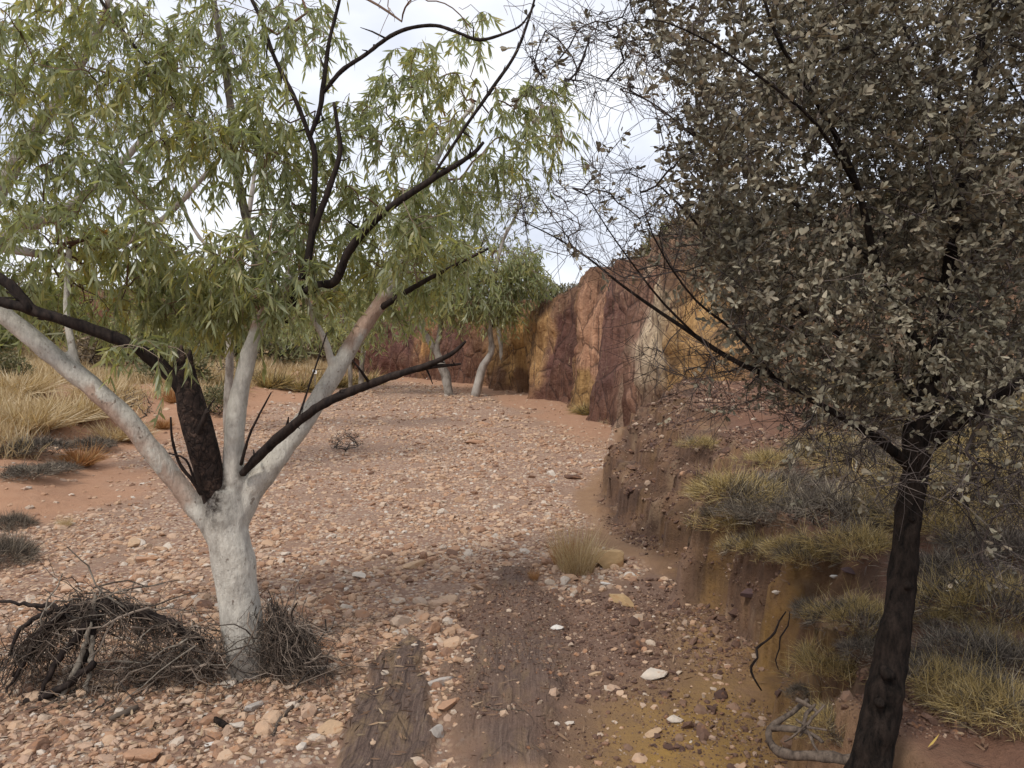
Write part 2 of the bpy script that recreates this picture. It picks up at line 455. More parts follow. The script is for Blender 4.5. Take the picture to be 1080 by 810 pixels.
def gum_bark():
    m, nt, b, out = new_mat('pale_gum_bark')
    geo = N(nt, 'ShaderNodeNewGeometry'); pos = geo.outputs['Position']
    at = N(nt, 'ShaderNodeAttribute', attribute_name='tint')
    big = noise(nt, 3.2, 4, 0.6, mapping(nt, pos, (1.4, 1.4, .7)))
    c = mixc(nt, ramp(nt, big, [(.38, (0, 0, 0)), (.66, (1, 1, 1))]), (.60, .565, .495), (.44, .415, .37))
    med = noise(nt, 11, 5, 0.65, mapping(nt, pos, (1, 1, .55)))
    c = mixc(nt, ramp(nt, med, [(.5, (0, 0, 0)), (.7, (.7, .7, .7))]), c, (.30, .275, .245))
    # tan and pinkish bark still to shed
    sepa = N(nt, 'ShaderNodeSeparateColor'); nt.links.new(at.outputs['Color'], sepa.inputs[0])
    fl = noise(nt, 7, 4, 0.6, mapping(nt, pos, (1, 1, .6)))
    k = math_(nt, 'MULTIPLY', sepa.outputs[0], ramp(nt, fl, [(.36, (0, 0, 0)), (.5, (1, 1, 1))]))
    c = mixc(nt, k, c, (.38, .255, .19))
    c = mixc(nt, math_(nt, 'MULTIPLY', sepa.outputs[1], 1.0), c, mixc(nt, med, (.13, .115, .10), (.30, .27, .24)))
    c = mixc(nt, math_(nt, 'MULTIPLY', sepa.outputs[2], ramp(nt, noise(nt, 20, 5, .7, pos), [(.3, (.2, .2, .2)), (.6, (1, 1, 1))])), c, (.035, .027, .022))
    spk = N(nt, 'ShaderNodeTexVoronoi'); spk.inputs['Scale'].default_value = 55; nt.links.new(mapping(nt, pos, (1, 1, .6)), spk.inputs['Vector'])
    sel = math_(nt, 'MULTIPLY', math_(nt, 'LESS_THAN', spk.outputs['Distance'], 0.24), math_(nt, 'GREATER_THAN', noise(nt, 9, 2, .5, pos), 0.56))
    c = mixc(nt, math_(nt, 'MULTIPLY', sel, 0.4), c, (.16, .125, .095))
    scar = noise(nt, 16, 3, .6, mapping(nt, pos, (1, 1, .9)))
    c = mixc(nt, ramp(nt, scar, [(.66, (0, 0, 0)), (.70, (.8, .8, .8))]), c, (.17, .13, .10))
    fine = noise(nt, 60, 5, .7, mapping(nt, pos, (1, 1, .35)))
    c = mixc(nt, .75, c, ramp(nt, fine, [(.3, (.68, .66, .63)), (.65, (1.12, 1.12, 1.1))]), 'MULTIPLY')
    nt.links.new(c, b.inputs['Base Color'])
    b.inputs['Roughness'].default_value = 0.75
    h = math_(nt, 'ADD', noise(nt, 38, 6, .7, mapping(nt, pos, (1, 1, .5))), math_(nt, 'MULTIPLY', med, 1.4))
    bump(nt, b, h, 0.9, 0.012)
    return m
M['gumbark'] = gum_bark()

def far_bark():
    m, nt, b, out = new_mat('far_gum_bark')
    geo = N(nt, 'ShaderNodeNewGeometry')
    nz = noise(nt, 4, 5, .65, mapping(nt, geo.outputs['Position'], (1, 1, .5)))
    nt.links.new(ramp(nt, nz, [(.35, (.14, .115, .095)), (.5, (.29, .26, .225)), (.7, (.42, .385, .34))]), b.inputs['Base Color'])
    bump(nt, b, nz, .5, .02)
    return m
M['farbark'] = far_bark()

def stump_bark():
    m, nt, b, out = new_mat('charred_bark')
    geo = N(nt, 'ShaderNodeNewGeometry'); pos = geo.outputs['Position']
    v = N(nt, 'ShaderNodeTexVoronoi', feature='DISTANCE_TO_EDGE'); v.inputs['Scale'].default_value = 26
    wob = N(nt, 'ShaderNodeVectorMath', operation='ADD'); wn = N(nt, 'ShaderNodeTexNoise'); wn.inputs['Scale'].default_value = 14; nt.links.new(pos, wn.inputs['Vector'])
    ws = N(nt, 'ShaderNodeVectorMath', operation='SCALE'); ws.inputs['Scale'].default_value = .09; nt.links.new(wn.outputs['Color'], ws.inputs[0]); nt.links.new(pos, wob.inputs[0]); nt.links.new(ws.outputs[0], wob.inputs[1])
    nt.links.new(mapping(nt, wob.outputs[0], (1, 1, .35)), v.inputs['Vector'])
    nz = noise(nt, 22, 6, .7, pos)
    c = ramp(nt, nz, [(.35, (.012, .009, .008)), (.55, (.045, .03, .024)), (.72, (.13, .085, .062))])
    c = mixc(nt, ramp(nt, v.outputs['Distance'], [(0, (.7, .7, .7)), (.10, (0, 0, 0))]), c, (.008, .006, .006))
    nt.links.new(c, b.inputs['Base Color'])
    bump(nt, b, math_(nt, 'ADD', math_(nt, 'MINIMUM', v.outputs['Distance'], .12), math_(nt, 'MULTIPLY', nz, .2)), 1.0, .03)
    return m
M['stumpbark'] = stump_bark()

def ground_mat():
    m, nt, b, out = new_mat('ground')
    geo = N(nt, 'ShaderNodeNewGeometry'); pos = geo.outputs['Position']
    a = N(nt, 'ShaderNodeAttribute', attribute_name='maska'); sa = N(nt, 'ShaderNodeSeparateColor'); nt.links.new(a.outputs['Color'], sa.inputs[0])
    a2 = N(nt, 'ShaderNodeAttribute', attribute_name='maskb'); sb = N(nt, 'ShaderNodeSeparateColor'); nt.links.new(a2.outputs['Color'], sb.inputs[0])
    gravel, slab, dirt = sa.outputs; bank, red, ochre = sb.outputs
    n_big = noise(nt, 1.1, 4, .6, pos); n_mid = noise(nt, 6, 5, .65, pos); n_fine = noise(nt, 45, 5, .7, pos); n_grit = noise(nt, 160, 3, .7, pos)
    # grassy flat under everything
    c = mixc(nt, n_mid, (.20, .11, .065), (.33, .21, .12))
    redc = mixc(nt, n_mid, (.30, .155, .09), (.42, .25, .155))
    c = mixc(nt, red, c, redc)
    vor = N(nt, 'ShaderNodeTexVoronoi'); vor.inputs['Scale'].default_value = 26; nt.links.new(pos, vor.inputs['Vector'])
    vsep = N(nt, 'ShaderNodeSeparateColor'); nt.links.new(vor.outputs['Color'], vsep.inputs[0])
    gravc = ramp(nt, vsep.outputs[0], STONE_STOPS)
    gap = ramp(nt, vor.outputs['Distance'], [(.35, (0, 0, 0)), (.62, (1, 1, 1))])
    gravc = mixc(nt, gap, gravc, mixc(nt, n_mid, (.20, .12, .085), (.30, .19, .135)))
    gravc = mixc(nt, ramp(nt, n_big, [(.45, (0, 0, 0)), (.62, (.75, .75, .75))]), gravc, mixc(nt, n_fine, (.20, .125, .088), (.33, .22, .155)))
    c = mixc(nt, gravel, c, gravc)
    dirtc = mixc(nt, n_mid, (.125, .076, .056), (.235, .148, .105))
    dirtc = mixc(nt, ramp(nt, n_grit, [(.60, (0, 0, 0)), (.72, (.55, .55, .55))]), dirtc, (.32, .24, .18))
    dirtc = mixc(nt, math_(nt, 'MULTIPLY', ochre, ramp(nt, n_mid, [(.25, (.35, .35, .35)), (.65, (1, 1, 1))])), dirtc, (.31, .185, .055))
    c = mixc(nt, dirt, c, dirtc)
    st = noise(nt, 9, 8, .72, mapping(nt, pos, (8.5, .5, 1)))
    st2 = noise(nt, 5, 5, .6, mapping(nt, pos, (2.2, .7, 1)))
    slabc = ramp(nt, st, [(.28, (.07, .047, .038)), (.46, (.125, .085, .068)), (.6, (.18, .125, .098)), (.76, (.28, .205, .155))])
    slabc = mixc(nt, ramp(nt, st2, [(.50, (0, 0, 0)), (.64, (.8, .8, .8))]), slabc, (.22, .15, .09))
    wv = N(nt, 'ShaderNodeTexNoise'); wv.inputs['Scale'].default_value = 3.2; wv.inputs['Detail'].default_value = 4; nt.links.new(pos, wv.inputs['Vector'])
    wsc = N(nt, 'ShaderNodeVectorMath', operation='SCALE'); wsc.inputs['Scale'].default_value = .07; nt.links.new(wv.outputs['Color'], wsc.inputs[0])
    wpos = N(nt, 'ShaderNodeVectorMath', operation='ADD'); nt.links.new(pos, wpos.inputs[0]); nt.links.new(wsc.outputs[0], wpos.inputs[1])
    lines = noise(nt, 5, 5, .65, mapping(nt, wpos.outputs[0], (9, .35, 1)))
    slabc = mixc(nt, ramp(nt, lines, [(.58, (0, 0, 0)), (.68, (.6, .6, .6))]), slabc, (.26, .195, .155))
    slabc = mixc(nt, ramp(nt, lines, [(.34, (.7, .7, .7)), (.44, (0, 0, 0))]), slabc, (.06, .042, .038))
    jt = N(nt, 'ShaderNodeTexVoronoi', feature='DISTANCE_TO_EDGE'); jt.inputs['Scale'].default_value = 4; nt.links.new(mapping(nt, wpos.outputs[0], (1.6, .6, 1)), jt.inputs['Vector'])
    slabc = mixc(nt, ramp(nt, jt.outputs['Distance'], [(0, (.4, .4, .4)), (.03, (0, 0, 0))]), slabc, (.05, .035, .03))
    sx = N(nt, 'ShaderNodeSeparateXYZ'); nt.links.new(pos, sx.inputs[0])
    keep = math_(nt, 'GREATER_THAN', sx.outputs[0], -.43)
    slabc = mixc(nt, math_(nt, 'MULTIPLY', keep, ramp(nt, n_big, [(.42, (0, 0, 0)), (.60, (.6, .6, .6))])), slabc, dirtc)
    slabc = mixc(nt, .6, slabc, ramp(nt, n_fine, [(.3, (.6, .58, .56)), (.7, (1.3, 1.28, 1.25))]), 'MULTIPLY')
    c = mixc(nt, slab, c, slabc)
    # bank: mottled red brown earth with pale and purple patches
    nb = noise(nt, 2.4, 6, .65, pos); nb2 = noise(nt, 3.5, 5, .6, mapping(nt, pos, (1, 1, .5)))
    bankc = ramp(nt, nb, [(.28, (.07, .044, .034)), (.45, (.12, .074, .052)), (.58, (.17, .10, .063)), (.75, (.25, .16, .095))])
    bankc = mixc(nt, ramp(nt, nb2, [(.56, (0, 0, 0)), (.70, (.65, .65, .65))]), bankc, (.33, .235, .15))
    topc = mixc(nt, n_mid, (.115, .06, .042), (.225, .118, .075))
    bankc = mixc(nt, math_(nt, 'MULTIPLY', a2.outputs['Alpha'], .8), bankc, topc)
    bankc = mixc(nt, math_(nt, 'MULTIPLY', n_fine, .8), bankc, ramp(nt, n_fine, [(.3, (.45, .42, .4)), (.7, (1.25, 1.2, 1.15))]), 'MULTIPLY')
    bankc = mixc(nt, math_(nt, 'MULTIPLY', ochre, ramp(nt, n_mid, [(.3, (.2, .2, .2)), (.7, (.9, .9, .9))])), bankc, (.27, .155, .05))
    c = mixc(nt, bank, c, bankc)
    nt.links.new(c, b.inputs['Base Color'])
    b.inputs['Roughness'].default_value = .95
    h = math_(nt, 'ADD', math_(nt, 'MULTIPLY', n_mid, 1.2), math_(nt, 'ADD', math_(nt, 'MULTIPLY', n_fine, .55), math_(nt, 'MULTIPLY', n_grit, .2)))
    h = math_(nt, 'ADD', h, math_(nt, 'MULTIPLY', math_(nt, 'MULTIPLY', math_(nt, 'ADD', lines, math_(nt, 'MINIMUM', math_(nt, 'MULTIPLY', jt.outputs['Distance'], 8), .5)), slab), 1.0))
    bump(nt, b, h, .9, .035)
    return m
M['ground'] = ground_mat()

def cliff_mat():
    m, nt, b, out = new_mat('ochre_cliff')
    geo = N(nt, 'ShaderNodeNewGeometry'); pos = geo.outputs['Position']
    a = N(nt, 'ShaderNodeAttribute', attribute_name='rock')
    st = noise(nt, 2.5, 6, .65, mapping(nt, pos, (2.2, 2.2, .16)))
    st2 = noise(nt, 1.6, 6, .7, pos)
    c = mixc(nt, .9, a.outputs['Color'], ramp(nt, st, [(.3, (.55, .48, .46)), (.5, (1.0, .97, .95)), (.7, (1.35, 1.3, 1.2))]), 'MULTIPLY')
    c = mixc(nt, .6, c, ramp(nt, st2, [(.3, (.55, .5, .5)), (.7, (1.3, 1.25, 1.2))]), 'MULTIPLY')
    drip = noise(nt, 2.2, 5, .7, mapping(nt, pos, (5, 5, .22)))
    c = mixc(nt, ramp(nt, drip, [(.56, (0, 0, 0)), (.62, (.8, .8, .8))]), c, (.085, .045, .035))
    drip2 = noise(nt, 3.1, 4, .7, mapping(nt, pos, (6, 6, .15)))
    c = mixc(nt, ramp(nt, drip2, [(.62, (0, 0, 0)), (.67, (.6, .6, .6))]), c, (.50, .37, .22))
    crk = N(nt, 'ShaderNodeTexVoronoi', feature='DISTANCE_TO_EDGE'); crk.inputs['Scale'].default_value = 1.3; nt.links.new(mapping(nt, pos, (1, 1, .55)), crk.inputs['Vector'])
    c = mixc(nt, ramp(nt, crk.outputs['Distance'], [(0, (.7, .7, .7)), (.03, (0, 0, 0))]), c, (.05, .03, .025))
    nt.links.new(c, b.inputs['Base Color'])
    bump(nt, b, math_(nt, 'ADD', math_(nt, 'ADD', st, math_(nt, 'MINIMUM', math_(nt, 'MULTIPLY', crk.outputs['Distance'], 6), .5)), noise(nt, 9, 6, .7, pos)), 1.0, .15)
    return m
M['cliff'] = cliff_mat()

# ------------------------------------------------------------------ ground sheet
def spaced(lo, hi, step, reach_lo, reach_hi, g=1.05, mx=12.0):
    mid = list(np.arange(lo, hi + 1e-6, step))
    s, p, a = step, lo, []
    while p > reach_lo:
        s = min(s * g, mx); p -= s; a.append(p)
    s, p, b = step, hi, []
    while p < reach_hi:
        s = min(s * g, mx); p += s; b.append(p)
    return np.array(a[::-1] + mid + b)

gx = spaced(-3.2, 3.4, 0.03, -420, 420)
gy = spaced(2.6, 9.5, 0.03, -120, 600)
X, Y = np.meshgrid(gx, gy)
x, y = X.ravel(), Y.ravel()
T = terrain(x, y, True)
nx, ny = len(gx), len(gy)
idx = np.arange(nx * ny).reshape(ny, nx)
quads = np.stack([idx[:-1, :-1], idx[:-1, 1:], idx[1:, 1:], idx[1:, :-1]], -1).reshape(-1, 4)
nlow = fbm(x * .9, y * .9, seed=41)

ZG = T['z'].reshape(ny, nx)
def tfast(px, py):
    px = np.asarray(px, float); py = np.asarray(py, float)
    i = np.clip(np.searchsorted(gx, px) - 1, 0, nx - 2); j = np.clip(np.searchsorted(gy, py) - 1, 0, ny - 2)
    u = (px - gx[i]) / (gx[i + 1] - gx[i]); v = (py - gy[j]) / (gy[j + 1] - gy[j])
    return ZG[j, i] * (1 - u) * (1 - v) + ZG[j, i + 1] * u * (1 - v) + ZG[j + 1, i] * (1 - u) * v + ZG[j + 1, i + 1] * u * v

def masks(x, y, T):
    nl = fbm(x * .9, y * .9, seed=41); nh = fbm(x * 3.5, y * 3.5, seed=42)
    gravel = smooth((-T['dl'] + 0.5 + .5 * nl) / .8) * (1 - smooth((T['db'] + .35 + .2 * nl) / .3))
    # red earth in the low channel under the cliff, and the patch between gravel bar and cliff
    chan = smooth((T['dc'] + 2.2 + .5 * nl) / .8) * smooth((y - 13) / 4)
    gravel = gravel * (1 - .85 * chan) * (1 - T['dirt']) * (1 - T['slab'])
    red = np.maximum(smooth((T['dl'] + 1.0) / .8) * (1 - smooth((T['dl'] - 2.8 - nl) / 1.2)), chan)
    pale = T['dl'] > 0
    ochre = 1.2 * smooth(1 - np.hypot(x - 1.0, (y - 3.9) * .8) / .95) + .9 * smooth(1 - np.hypot(x - 1.6, (y - 5.1) * .4) / .8) * (nl > -.4) + smooth(1 - np.hypot(x - .7, y - 3.2) / .8)
    ochre = np.clip(ochre + .28 * smooth((nh + .0) * 1.5) * T['bank'] * (T['t'] < 1), 0, 1)
    bank = np.maximum(T['bank'], smooth((T['dc'] - .2) / .8))
    return gravel, red, ochre, bank
gravel_m, red_m, ochre_m, bank_m = masks(x, y, T)
one = np.ones_like(x)
me = make_mesh('ground', np.stack([x, y, T['z']], 1), [quads], M['ground'], None, True,
               {'maska': np.stack([gravel_m, T['slab'], T['dirt'], one], 1), 'maskb': np.stack([bank_m, red_m, ochre_m, bank_m * smooth((T['t'] - .8) / .2)], 1)})
ground = tag(link('ground', me), kind='structure')

# ------------------------------------------------------------------ cliff
cx, cyy, cs = [], [], []
us = np.concatenate([np.arange(_cs[1] - 14, _cs[-1], 0.13)])
path = np.array(CLIFF); px_ = np.interp(us, _cs, path[:, 0]); py_ = np.interp(us, _cs, path[:, 1])
k = np.hanning(15); k /= k.sum()
px_ = np.convolve(np.pad(px_, 7, 'edge'), k, 'valid'); py_ = np.convolve(np.pad(py_, 7, 'edge'), k, 'valid')
tx, ty = np.gradient(px_), np.gradient(py_); tl = np.hypot(tx, ty); bx, by = ty / tl, -tx / tl      # towards the back of the face
NV = 56
top = cliff_top(us) + .30 * fbm(us * .5, us * 0, seed=51, octv=4)
V, Cc = [], []
scr = 540 + 816 * px_ / np.maximum(py_, 1); scr = np.where((py_ > 17) & (us > _cs[4]), scr + 816 * np.interp(py_, [18, 27], [.4, -.2]) / np.maximum(py_, 1), scr)
bands = [(-400, (.16, .075, .05)), (300, (.17, .08, .05)), (392, (.15, .065, .05)), (430, (.14, .065, .05)), (444, (.34, .18, .06)), (452, (.16, .08, .05)), (480, (.15, .07, .05)), (515, (.30, .17, .07)), (528, (.33, .19, .07)),
         (536, (.44, .25, .075)), (572, (.45, .26, .10)), (577, (.13, .06, .048)), (590, (.16, .075, .055)), (601, (.12, .06, .045)), (606, (.38, .22, .10)), (611, (.26, .12, .07)), (616, (.43, .23, .13)),
         (645, (.44, .24, .14)), (650, (.36, .18, .10)), (653, (.14, .07, .055)), (664, (.17, .085, .065)), (672, (.24, .13, .09)), (680, (.27, .15, .10)), (686, (.55, .44, .30)), (699, (.52, .40, .25)), (706, (.42, .25, .09)), (760, (.40, .23, .08)), (800, (.26, .15, .08)), (2000, (.20, .11, .07))]
bp = np.array([b[0] for b in bands]); bc = np.array([b[1] for b in bands])
for j in range(NV + 4):
    t = min(j / NV, 1.0)
    z = -0.5 + (top + .5) * t
    lean = .05 * top * t + .25 * max(0, t - .82) / .18 * (1 if j <= NV else 1)
    disp = .38 * fbm(us * .45, z * .25, seed=52, octv=3) + .22 * (1 - np.abs(vnoise(us * 1.6, z * .18, seed=53)) * 2) + .12 * fbm(us * 2.6, z * 1.2, seed=54, octv=4) + .07 * fbm(us * 7, z * 3, seed=55, octv=3) + .16 * np.round(vnoise(us * 1.1, z * .8, seed=65) * 3) / 3 - .16 * smooth((vnoise(us * 3.1, z * .1, seed=64) - .35) / .25)
    off = lean + disp * .75 - .1 - .7 * (1 - smooth(np.full_like(us, t) / .16)) * (.6 + .5 * vnoise(us * .6, us * 0, seed=58))
    zz = z
    if j > NV:
        off = lean + (j - NV) * .65; zz = top + .04 * fbm(us * 2, us * 0 + j, seed=56) - (.1 if j == NV + 4 else 0)
        if j == NV + 3: zz = top - .5
    off = off + 1.0 * smooth((690 - 0 - scr) / -40) * np.maximum(0, z - 1.9) * (1 if j <= NV else 0) + (1.0 * smooth((690 - scr) / -40) * np.maximum(0, top - 1.9) if j > NV else 0)
    V.append(np.stack([px_ + bx * off, py_ + by * off, zz], 1))
    sj = scr + 7 * fbm(us * .8, z * .9, seed=57, octv=4) * np.clip(20 / py_, .5, 1.5)
    col = np.stack([np.interp(sj, bp, bc[:, q]) for q in range(3)], 1)
    fl = vnoise(us * 2.6 + .4 * vnoise(us, z * .5, seed=63), z * .12, seed=61) * .6 + vnoise(us * 6.5, z * .2, seed=62) * .45
    col = col * (1 + .30 * np.clip(fl, -1, .8))[:, None]
    col = col * .86 + col.mean(1, keepdims=True) * .14; col = np.clip(col * np.array([1.18, 1.2, 1.2]), 0, .75)
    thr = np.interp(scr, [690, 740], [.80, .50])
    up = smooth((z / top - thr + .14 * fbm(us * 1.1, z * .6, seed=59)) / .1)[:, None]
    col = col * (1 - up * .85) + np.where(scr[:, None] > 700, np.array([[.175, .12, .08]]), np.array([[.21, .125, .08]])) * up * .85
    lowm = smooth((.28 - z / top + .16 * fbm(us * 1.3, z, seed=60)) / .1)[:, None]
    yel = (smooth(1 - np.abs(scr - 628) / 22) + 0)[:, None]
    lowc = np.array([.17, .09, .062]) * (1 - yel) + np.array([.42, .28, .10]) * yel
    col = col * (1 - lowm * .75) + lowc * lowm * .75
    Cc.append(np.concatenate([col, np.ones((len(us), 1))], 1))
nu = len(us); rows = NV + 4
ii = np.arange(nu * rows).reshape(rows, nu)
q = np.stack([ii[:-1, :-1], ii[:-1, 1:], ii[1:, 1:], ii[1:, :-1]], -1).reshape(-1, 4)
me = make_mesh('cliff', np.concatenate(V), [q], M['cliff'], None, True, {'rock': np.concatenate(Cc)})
tag(link('cliff', me), kind='structure')

# ------------------------------------------------------------------ stones
def ico(sub):
    import bmesh
    bm = bmesh.new(); bmesh.ops.create_icosphere(bm, subdivisions=sub, radius=1.0)
    v = np.array([p.co[:] for p in bm.verts]); f = np.array([[q.index for q in p.verts] for p in bm.faces]); bm.free()
    return v, f
ICO1, ICO2, ICO3 = ico(1), ico(2), ico(3)

def stone_proto(icod, r, ncut, rough=.06):
    v = icod[0].copy()
    v = v * (1 + rough * r.normal(size=(len(v), 1)))
    for _ in range(ncut):
        nrm = r.normal(size=3); nrm /= np.linalg.norm(nrm); h = r.uniform(.45, .85)
        d = v @ nrm
        v = np.where((d > h)[:, None], v - nrm * (d - h)[:, None], v)
    v *= np.array([1, r.uniform(.6, .95), r.uniform(.36, .68)])
    return v - v.mean(0)

def scatter(n, xr, yr, accept, seed):
    r = np.random.default_rng(seed)
    xs = r.uniform(*xr, n); ys = r.uniform(*yr, n)
    t = terrain(xs, ys, True); g, rd, oc, bk = masks(xs, ys, t)
    p = accept(xs, ys, t, g, rd, bk)
    k = r.uniform(size=n) < p
    return xs[k], ys[k], t['z'][k]

def euler_mats(a, b, c):
    ca, sa, cb, sb, cc, sc = np.cos(a), np.sin(a), np.cos(b), np.sin(b), np.cos(c), np.sin(c)
    Rz = np.zeros((len(a), 3, 3)); Rz[:, 0, 0] = cc; Rz[:, 0, 1] = -sc; Rz[:, 1, 0] = sc; Rz[:, 1, 1] = cc; Rz[:, 2, 2] = 1
    Ry = np.zeros_like(Rz); Ry[:, 0, 0] = cb; Ry[:, 0, 2] = sb; Ry[:, 2, 0] = -sb; Ry[:, 2, 2] = cb; Ry[:, 1, 1] = 1
    Rx = np.zeros_like(Rz); Rx[:, 1, 1] = ca; Rx[:, 1, 2] = -sa; Rx[:, 2, 1] = sa; Rx[:, 2, 2] = ca; Rx[:, 0, 0] = 1
    return Rz @ Ry @ Rx

def acc_bed(xs, ys, t, g, rd, bk):
    patch = smooth((fbm(xs * 1.1 + 3, ys * 1.1, seed=71, octv=3) + .75) / .7)
    p = g * (.14 + .86 * patch)
    p = np.maximum(p, t['dirt'] * (1 - t['slab']) * .07)
    p = np.maximum(p, t['slab'] * .012)
    p = np.maximum(p, rd * .10 * (1 - g))
    p = np.maximum(p, bk * .012 * (t['dc'] < .3))
    return p
geo = Geo()
batches = [(26000, (-6.2, 3.2), (3.0, 9.2), .0215, ICO1, 72), (3600, (-6.2, 3.2), (3.0, 8.5), .036, ICO2, 73), (14000, (-4.5, 1.8), (3.0, 6.5), .0115, ICO1, 78),
           (19000, (-9.5, 3.4), (9.0, 18), .031, ICO1, 74), (17000, (-11, 3.2), (18, 42), .042, ICO1, 75), (2500, (1.2, 5.0), (2.2, 9.0), .02, ICO1, 76)]
for n, xr, yr, med, icod, sd in batches:
    r = np.random.default_rng(sd)
    xs, ys, zs = scatter(n, xr, yr, acc_bed, sd)
    protos = [stone_proto(icod, r, 5) for _ in range(24)]
    n = len(xs)
    size = np.clip(med * np.exp(r.normal(0, .42, n)), med * .45, med * 2.6)
    R = euler_mats(r.normal(0, .22, n), r.normal(0, .22, n), r.uniform(0, 6.28, n))
    which = r.integers(0, 24, n)
    for w in range(24):
        k = np.where(which == w)[0]
        pv = np.einsum('nij,vj->nvi', R[k], protos[w]) * size[k][:, None, None]
        pv[..., 0] += xs[k][:, None]; pv[..., 1] += ys[k][:, None]; pv[..., 2] += (zs[k] + size[k] * .04)[:, None]
        nvp = len(protos[w])
        geo.add(pv.reshape(-1, 3), [(icod[1][None] + (np.arange(len(k)) * nvp)[:, None, None]).reshape(-1, 3)], 0)
tag(link('gravel', geo.mesh('gravel', [M['gravel']], False)), 'loose tan and brown pebbles covering the dry creek bed', 'gravel', kind='stuff')

r = np.random.default_rng(5)
sprotos = []
for i in range(14):
    v = stone_proto(ICO3, r, 9, .015)
    v = v * (1 + .05 * fbm(v[:, 0] * 2.2 + i, v[:, 1] * 2.2, v[:, 2] * 2.2, octv=3, seed=i))[:, None]
    sprotos.append(make_mesh('stone', v, [ICO3[1]], M['stone'], None, False))
MC = {}
def cstone(key, c):
    if key not in MC: MC[key] = stone_mat('stone_' + key, None, True, c)
    return MC[key]
COLS = dict(tan=(.44, .31, .20), grey=(.37, .34, .31), orange=(.37, .225, .145), pale=(.53, .47, .40), white=(.62, .60, .56), darkbrown=(.12, .07, .05), purple=(.12, .08, .08), ochre=(.36, .25, .135))
def put_stone(px, py, w, color, label, flat=1.0, tilt=0.0, rz=None, long=1.0, name='stone'):
    g_ = G(px, py)
    s = px_to_m(w, g_[1]) * .5
    me = sprotos[r.integers(0, 14)].copy(); me.materials[0] = cstone(color, COLS[color])
    o = link(name, me, None, (g_[0], g_[1], g_[2] + s * .1 * flat))
    o.scale = (s * long, s / long ** .5, s * flat)
    o.rotation_euler = (tilt, r.normal(0, .1), r.uniform(0, 6.28) if rz is None else rz)
    return tag(o, label, 'stone')
SPEC = [
    (437, 598, 30, 'tan', 'flat tan slab stone alone on finer gravel right of the gum trunk', .7, 0, .2, 1.3),
    (462, 722, 34, 'grey', 'pale grey rounded stone lying between the two dark striped rock ledges', 1.0, 0, 0, 1.2),
    (472, 745, 30, 'orange', 'orange stone just in front of the grey stone between the rock ledges', 1.0, 0, 1, 1.2),
    (461, 776, 28, 'grey', 'blue grey broken stone nearest the camera between the two rock ledges', 1.1, .2, 1, 1.1),
    (457, 668, 22, 'orange', 'upright orange brown stone at the head of the gap between rock ledges', 1.5, .3, 1, 1.0),
    (150, 803, 46, 'orange', 'big orange stone with a pale face at the bottom edge of the photo', 1.2, .1, .3, 1.1),
    (226, 787, 24, 'white', 'small white stone in the gravel below the gum trunk', .9, 0, 0, 1.2),
    (350, 772, 30, 'tan', 'tan stone in the gravel left of the left rock ledge', 1.0, 0, 0.5, 1.2),
    (28, 705, 24, 'orange', 'reddish rounded stone under the hanging roots of the flood debris', 1.2, 0, 0, 1.0),
    (268, 748, 26, 'grey', 'grey stone lodged against the foot of the gum trunk', 1.1, 0, 1.2, 1.1),
    (690, 713, 32, 'pale', 'long pale stone on the brown dirt below the cut bank', 1.0, 0, 0.1, 1.12),
    (712, 761, 20, 'pale', 'small cream rounded stone on the ochre stained dirt', 1.0, 0, 0, 1.1),
    (690, 775, 20, 'tan', 'thin tan stone lying beside the ochre stain on the dirt', .7, .2, .6, 1.4),
    (500, 468, 22, 'orange', 'orange stone standing out in the middle of the pale gravel bar', 1.0, 0, 0, 1.2),
    (497, 460, 13, 'tan', 'light tan stone just behind the orange stone in mid gravel bar', 1.0, 0, 0, 1.2),
    (603, 505, 20, 'darkbrown', 'dark brown stone on the gravel near the cut bank', .9, 0, 0, 1.2),
    (467, 541, 14, 'pale', 'pale stone on gravel between the gum tree and the straw tuft', 1.0, 0, 0, 1.1),
    (150, 592, 28, 'orange', 'orange brown stone on the gravel left of the gum trunk', .9, 0, .2, 1.2),
    (142, 575, 26, 'tan', 'tan stone behind the orange brown stone left of the gum trunk', .8, 0, 1.9, 1.2),
    (378, 608, 22, 'pale', 'pale tan stone on open gravel right of the gum trunk foot', .8, 0, 2.2, 1.3),
    (645, 596, 52, 'ochre', 'jagged ochre rock outcrop beside the straw grass tuft', 1.0, .35, .4, 1.15),
    (626, 588, 40, 'tan', 'broken tan rock half hidden by the straw grass tuft', 1.2, .4, 1.4, 1.1),
    (655, 635, 30, 'ochre', 'long ochre stone lying on dirt below the jagged outcrop', .75, .3, 2.2, 1.4),
    (640, 617, 15, 'white', 'small white stone beneath the jagged ochre outcrop', .9, 0, 0, 1.1),
    (588, 663, 16, 'white', 'small white stone alone on the brown dirt', .9, 0, 0, 1.1),
    (628, 712, 16, 'tan', 'little tan stone in the middle of the bare dirt', .9, 0, 0, 1.1),
    (792, 628, 24, 'purple', 'dark purple block stone on the lip of the bank', .6, 0, .2, 1.3),
    (820, 633, 13, 'pale', 'little pale stone beside the dark block on the bank', 1.1, 0, 0, 1.1),
    (897, 605, 24, 'purple', 'flat purple stone on red earth left of the dark trunk', .45, .1, .5, 1.3),
    (934, 498, 13, 'pale', 'round pale stone behind the dark trunk on the bank', .9, 0, 0, 1.1),
    (880, 612, 10, 'white', 'tiny white stone near the flat purple stone on the bank', .9, 0, 0, 1.1),
]
for s_ in SPEC:
    put_stone(*s_[:5], flat=s_[5], tilt=s_[6], rz=s_[7], long=s_[8])
EARTH = [(0.0, (.10, .06, .045)), (.4, (.19, .115, .08)), (.75, (.28, .18, .125)), (1.0, (.40, .32, .25))]
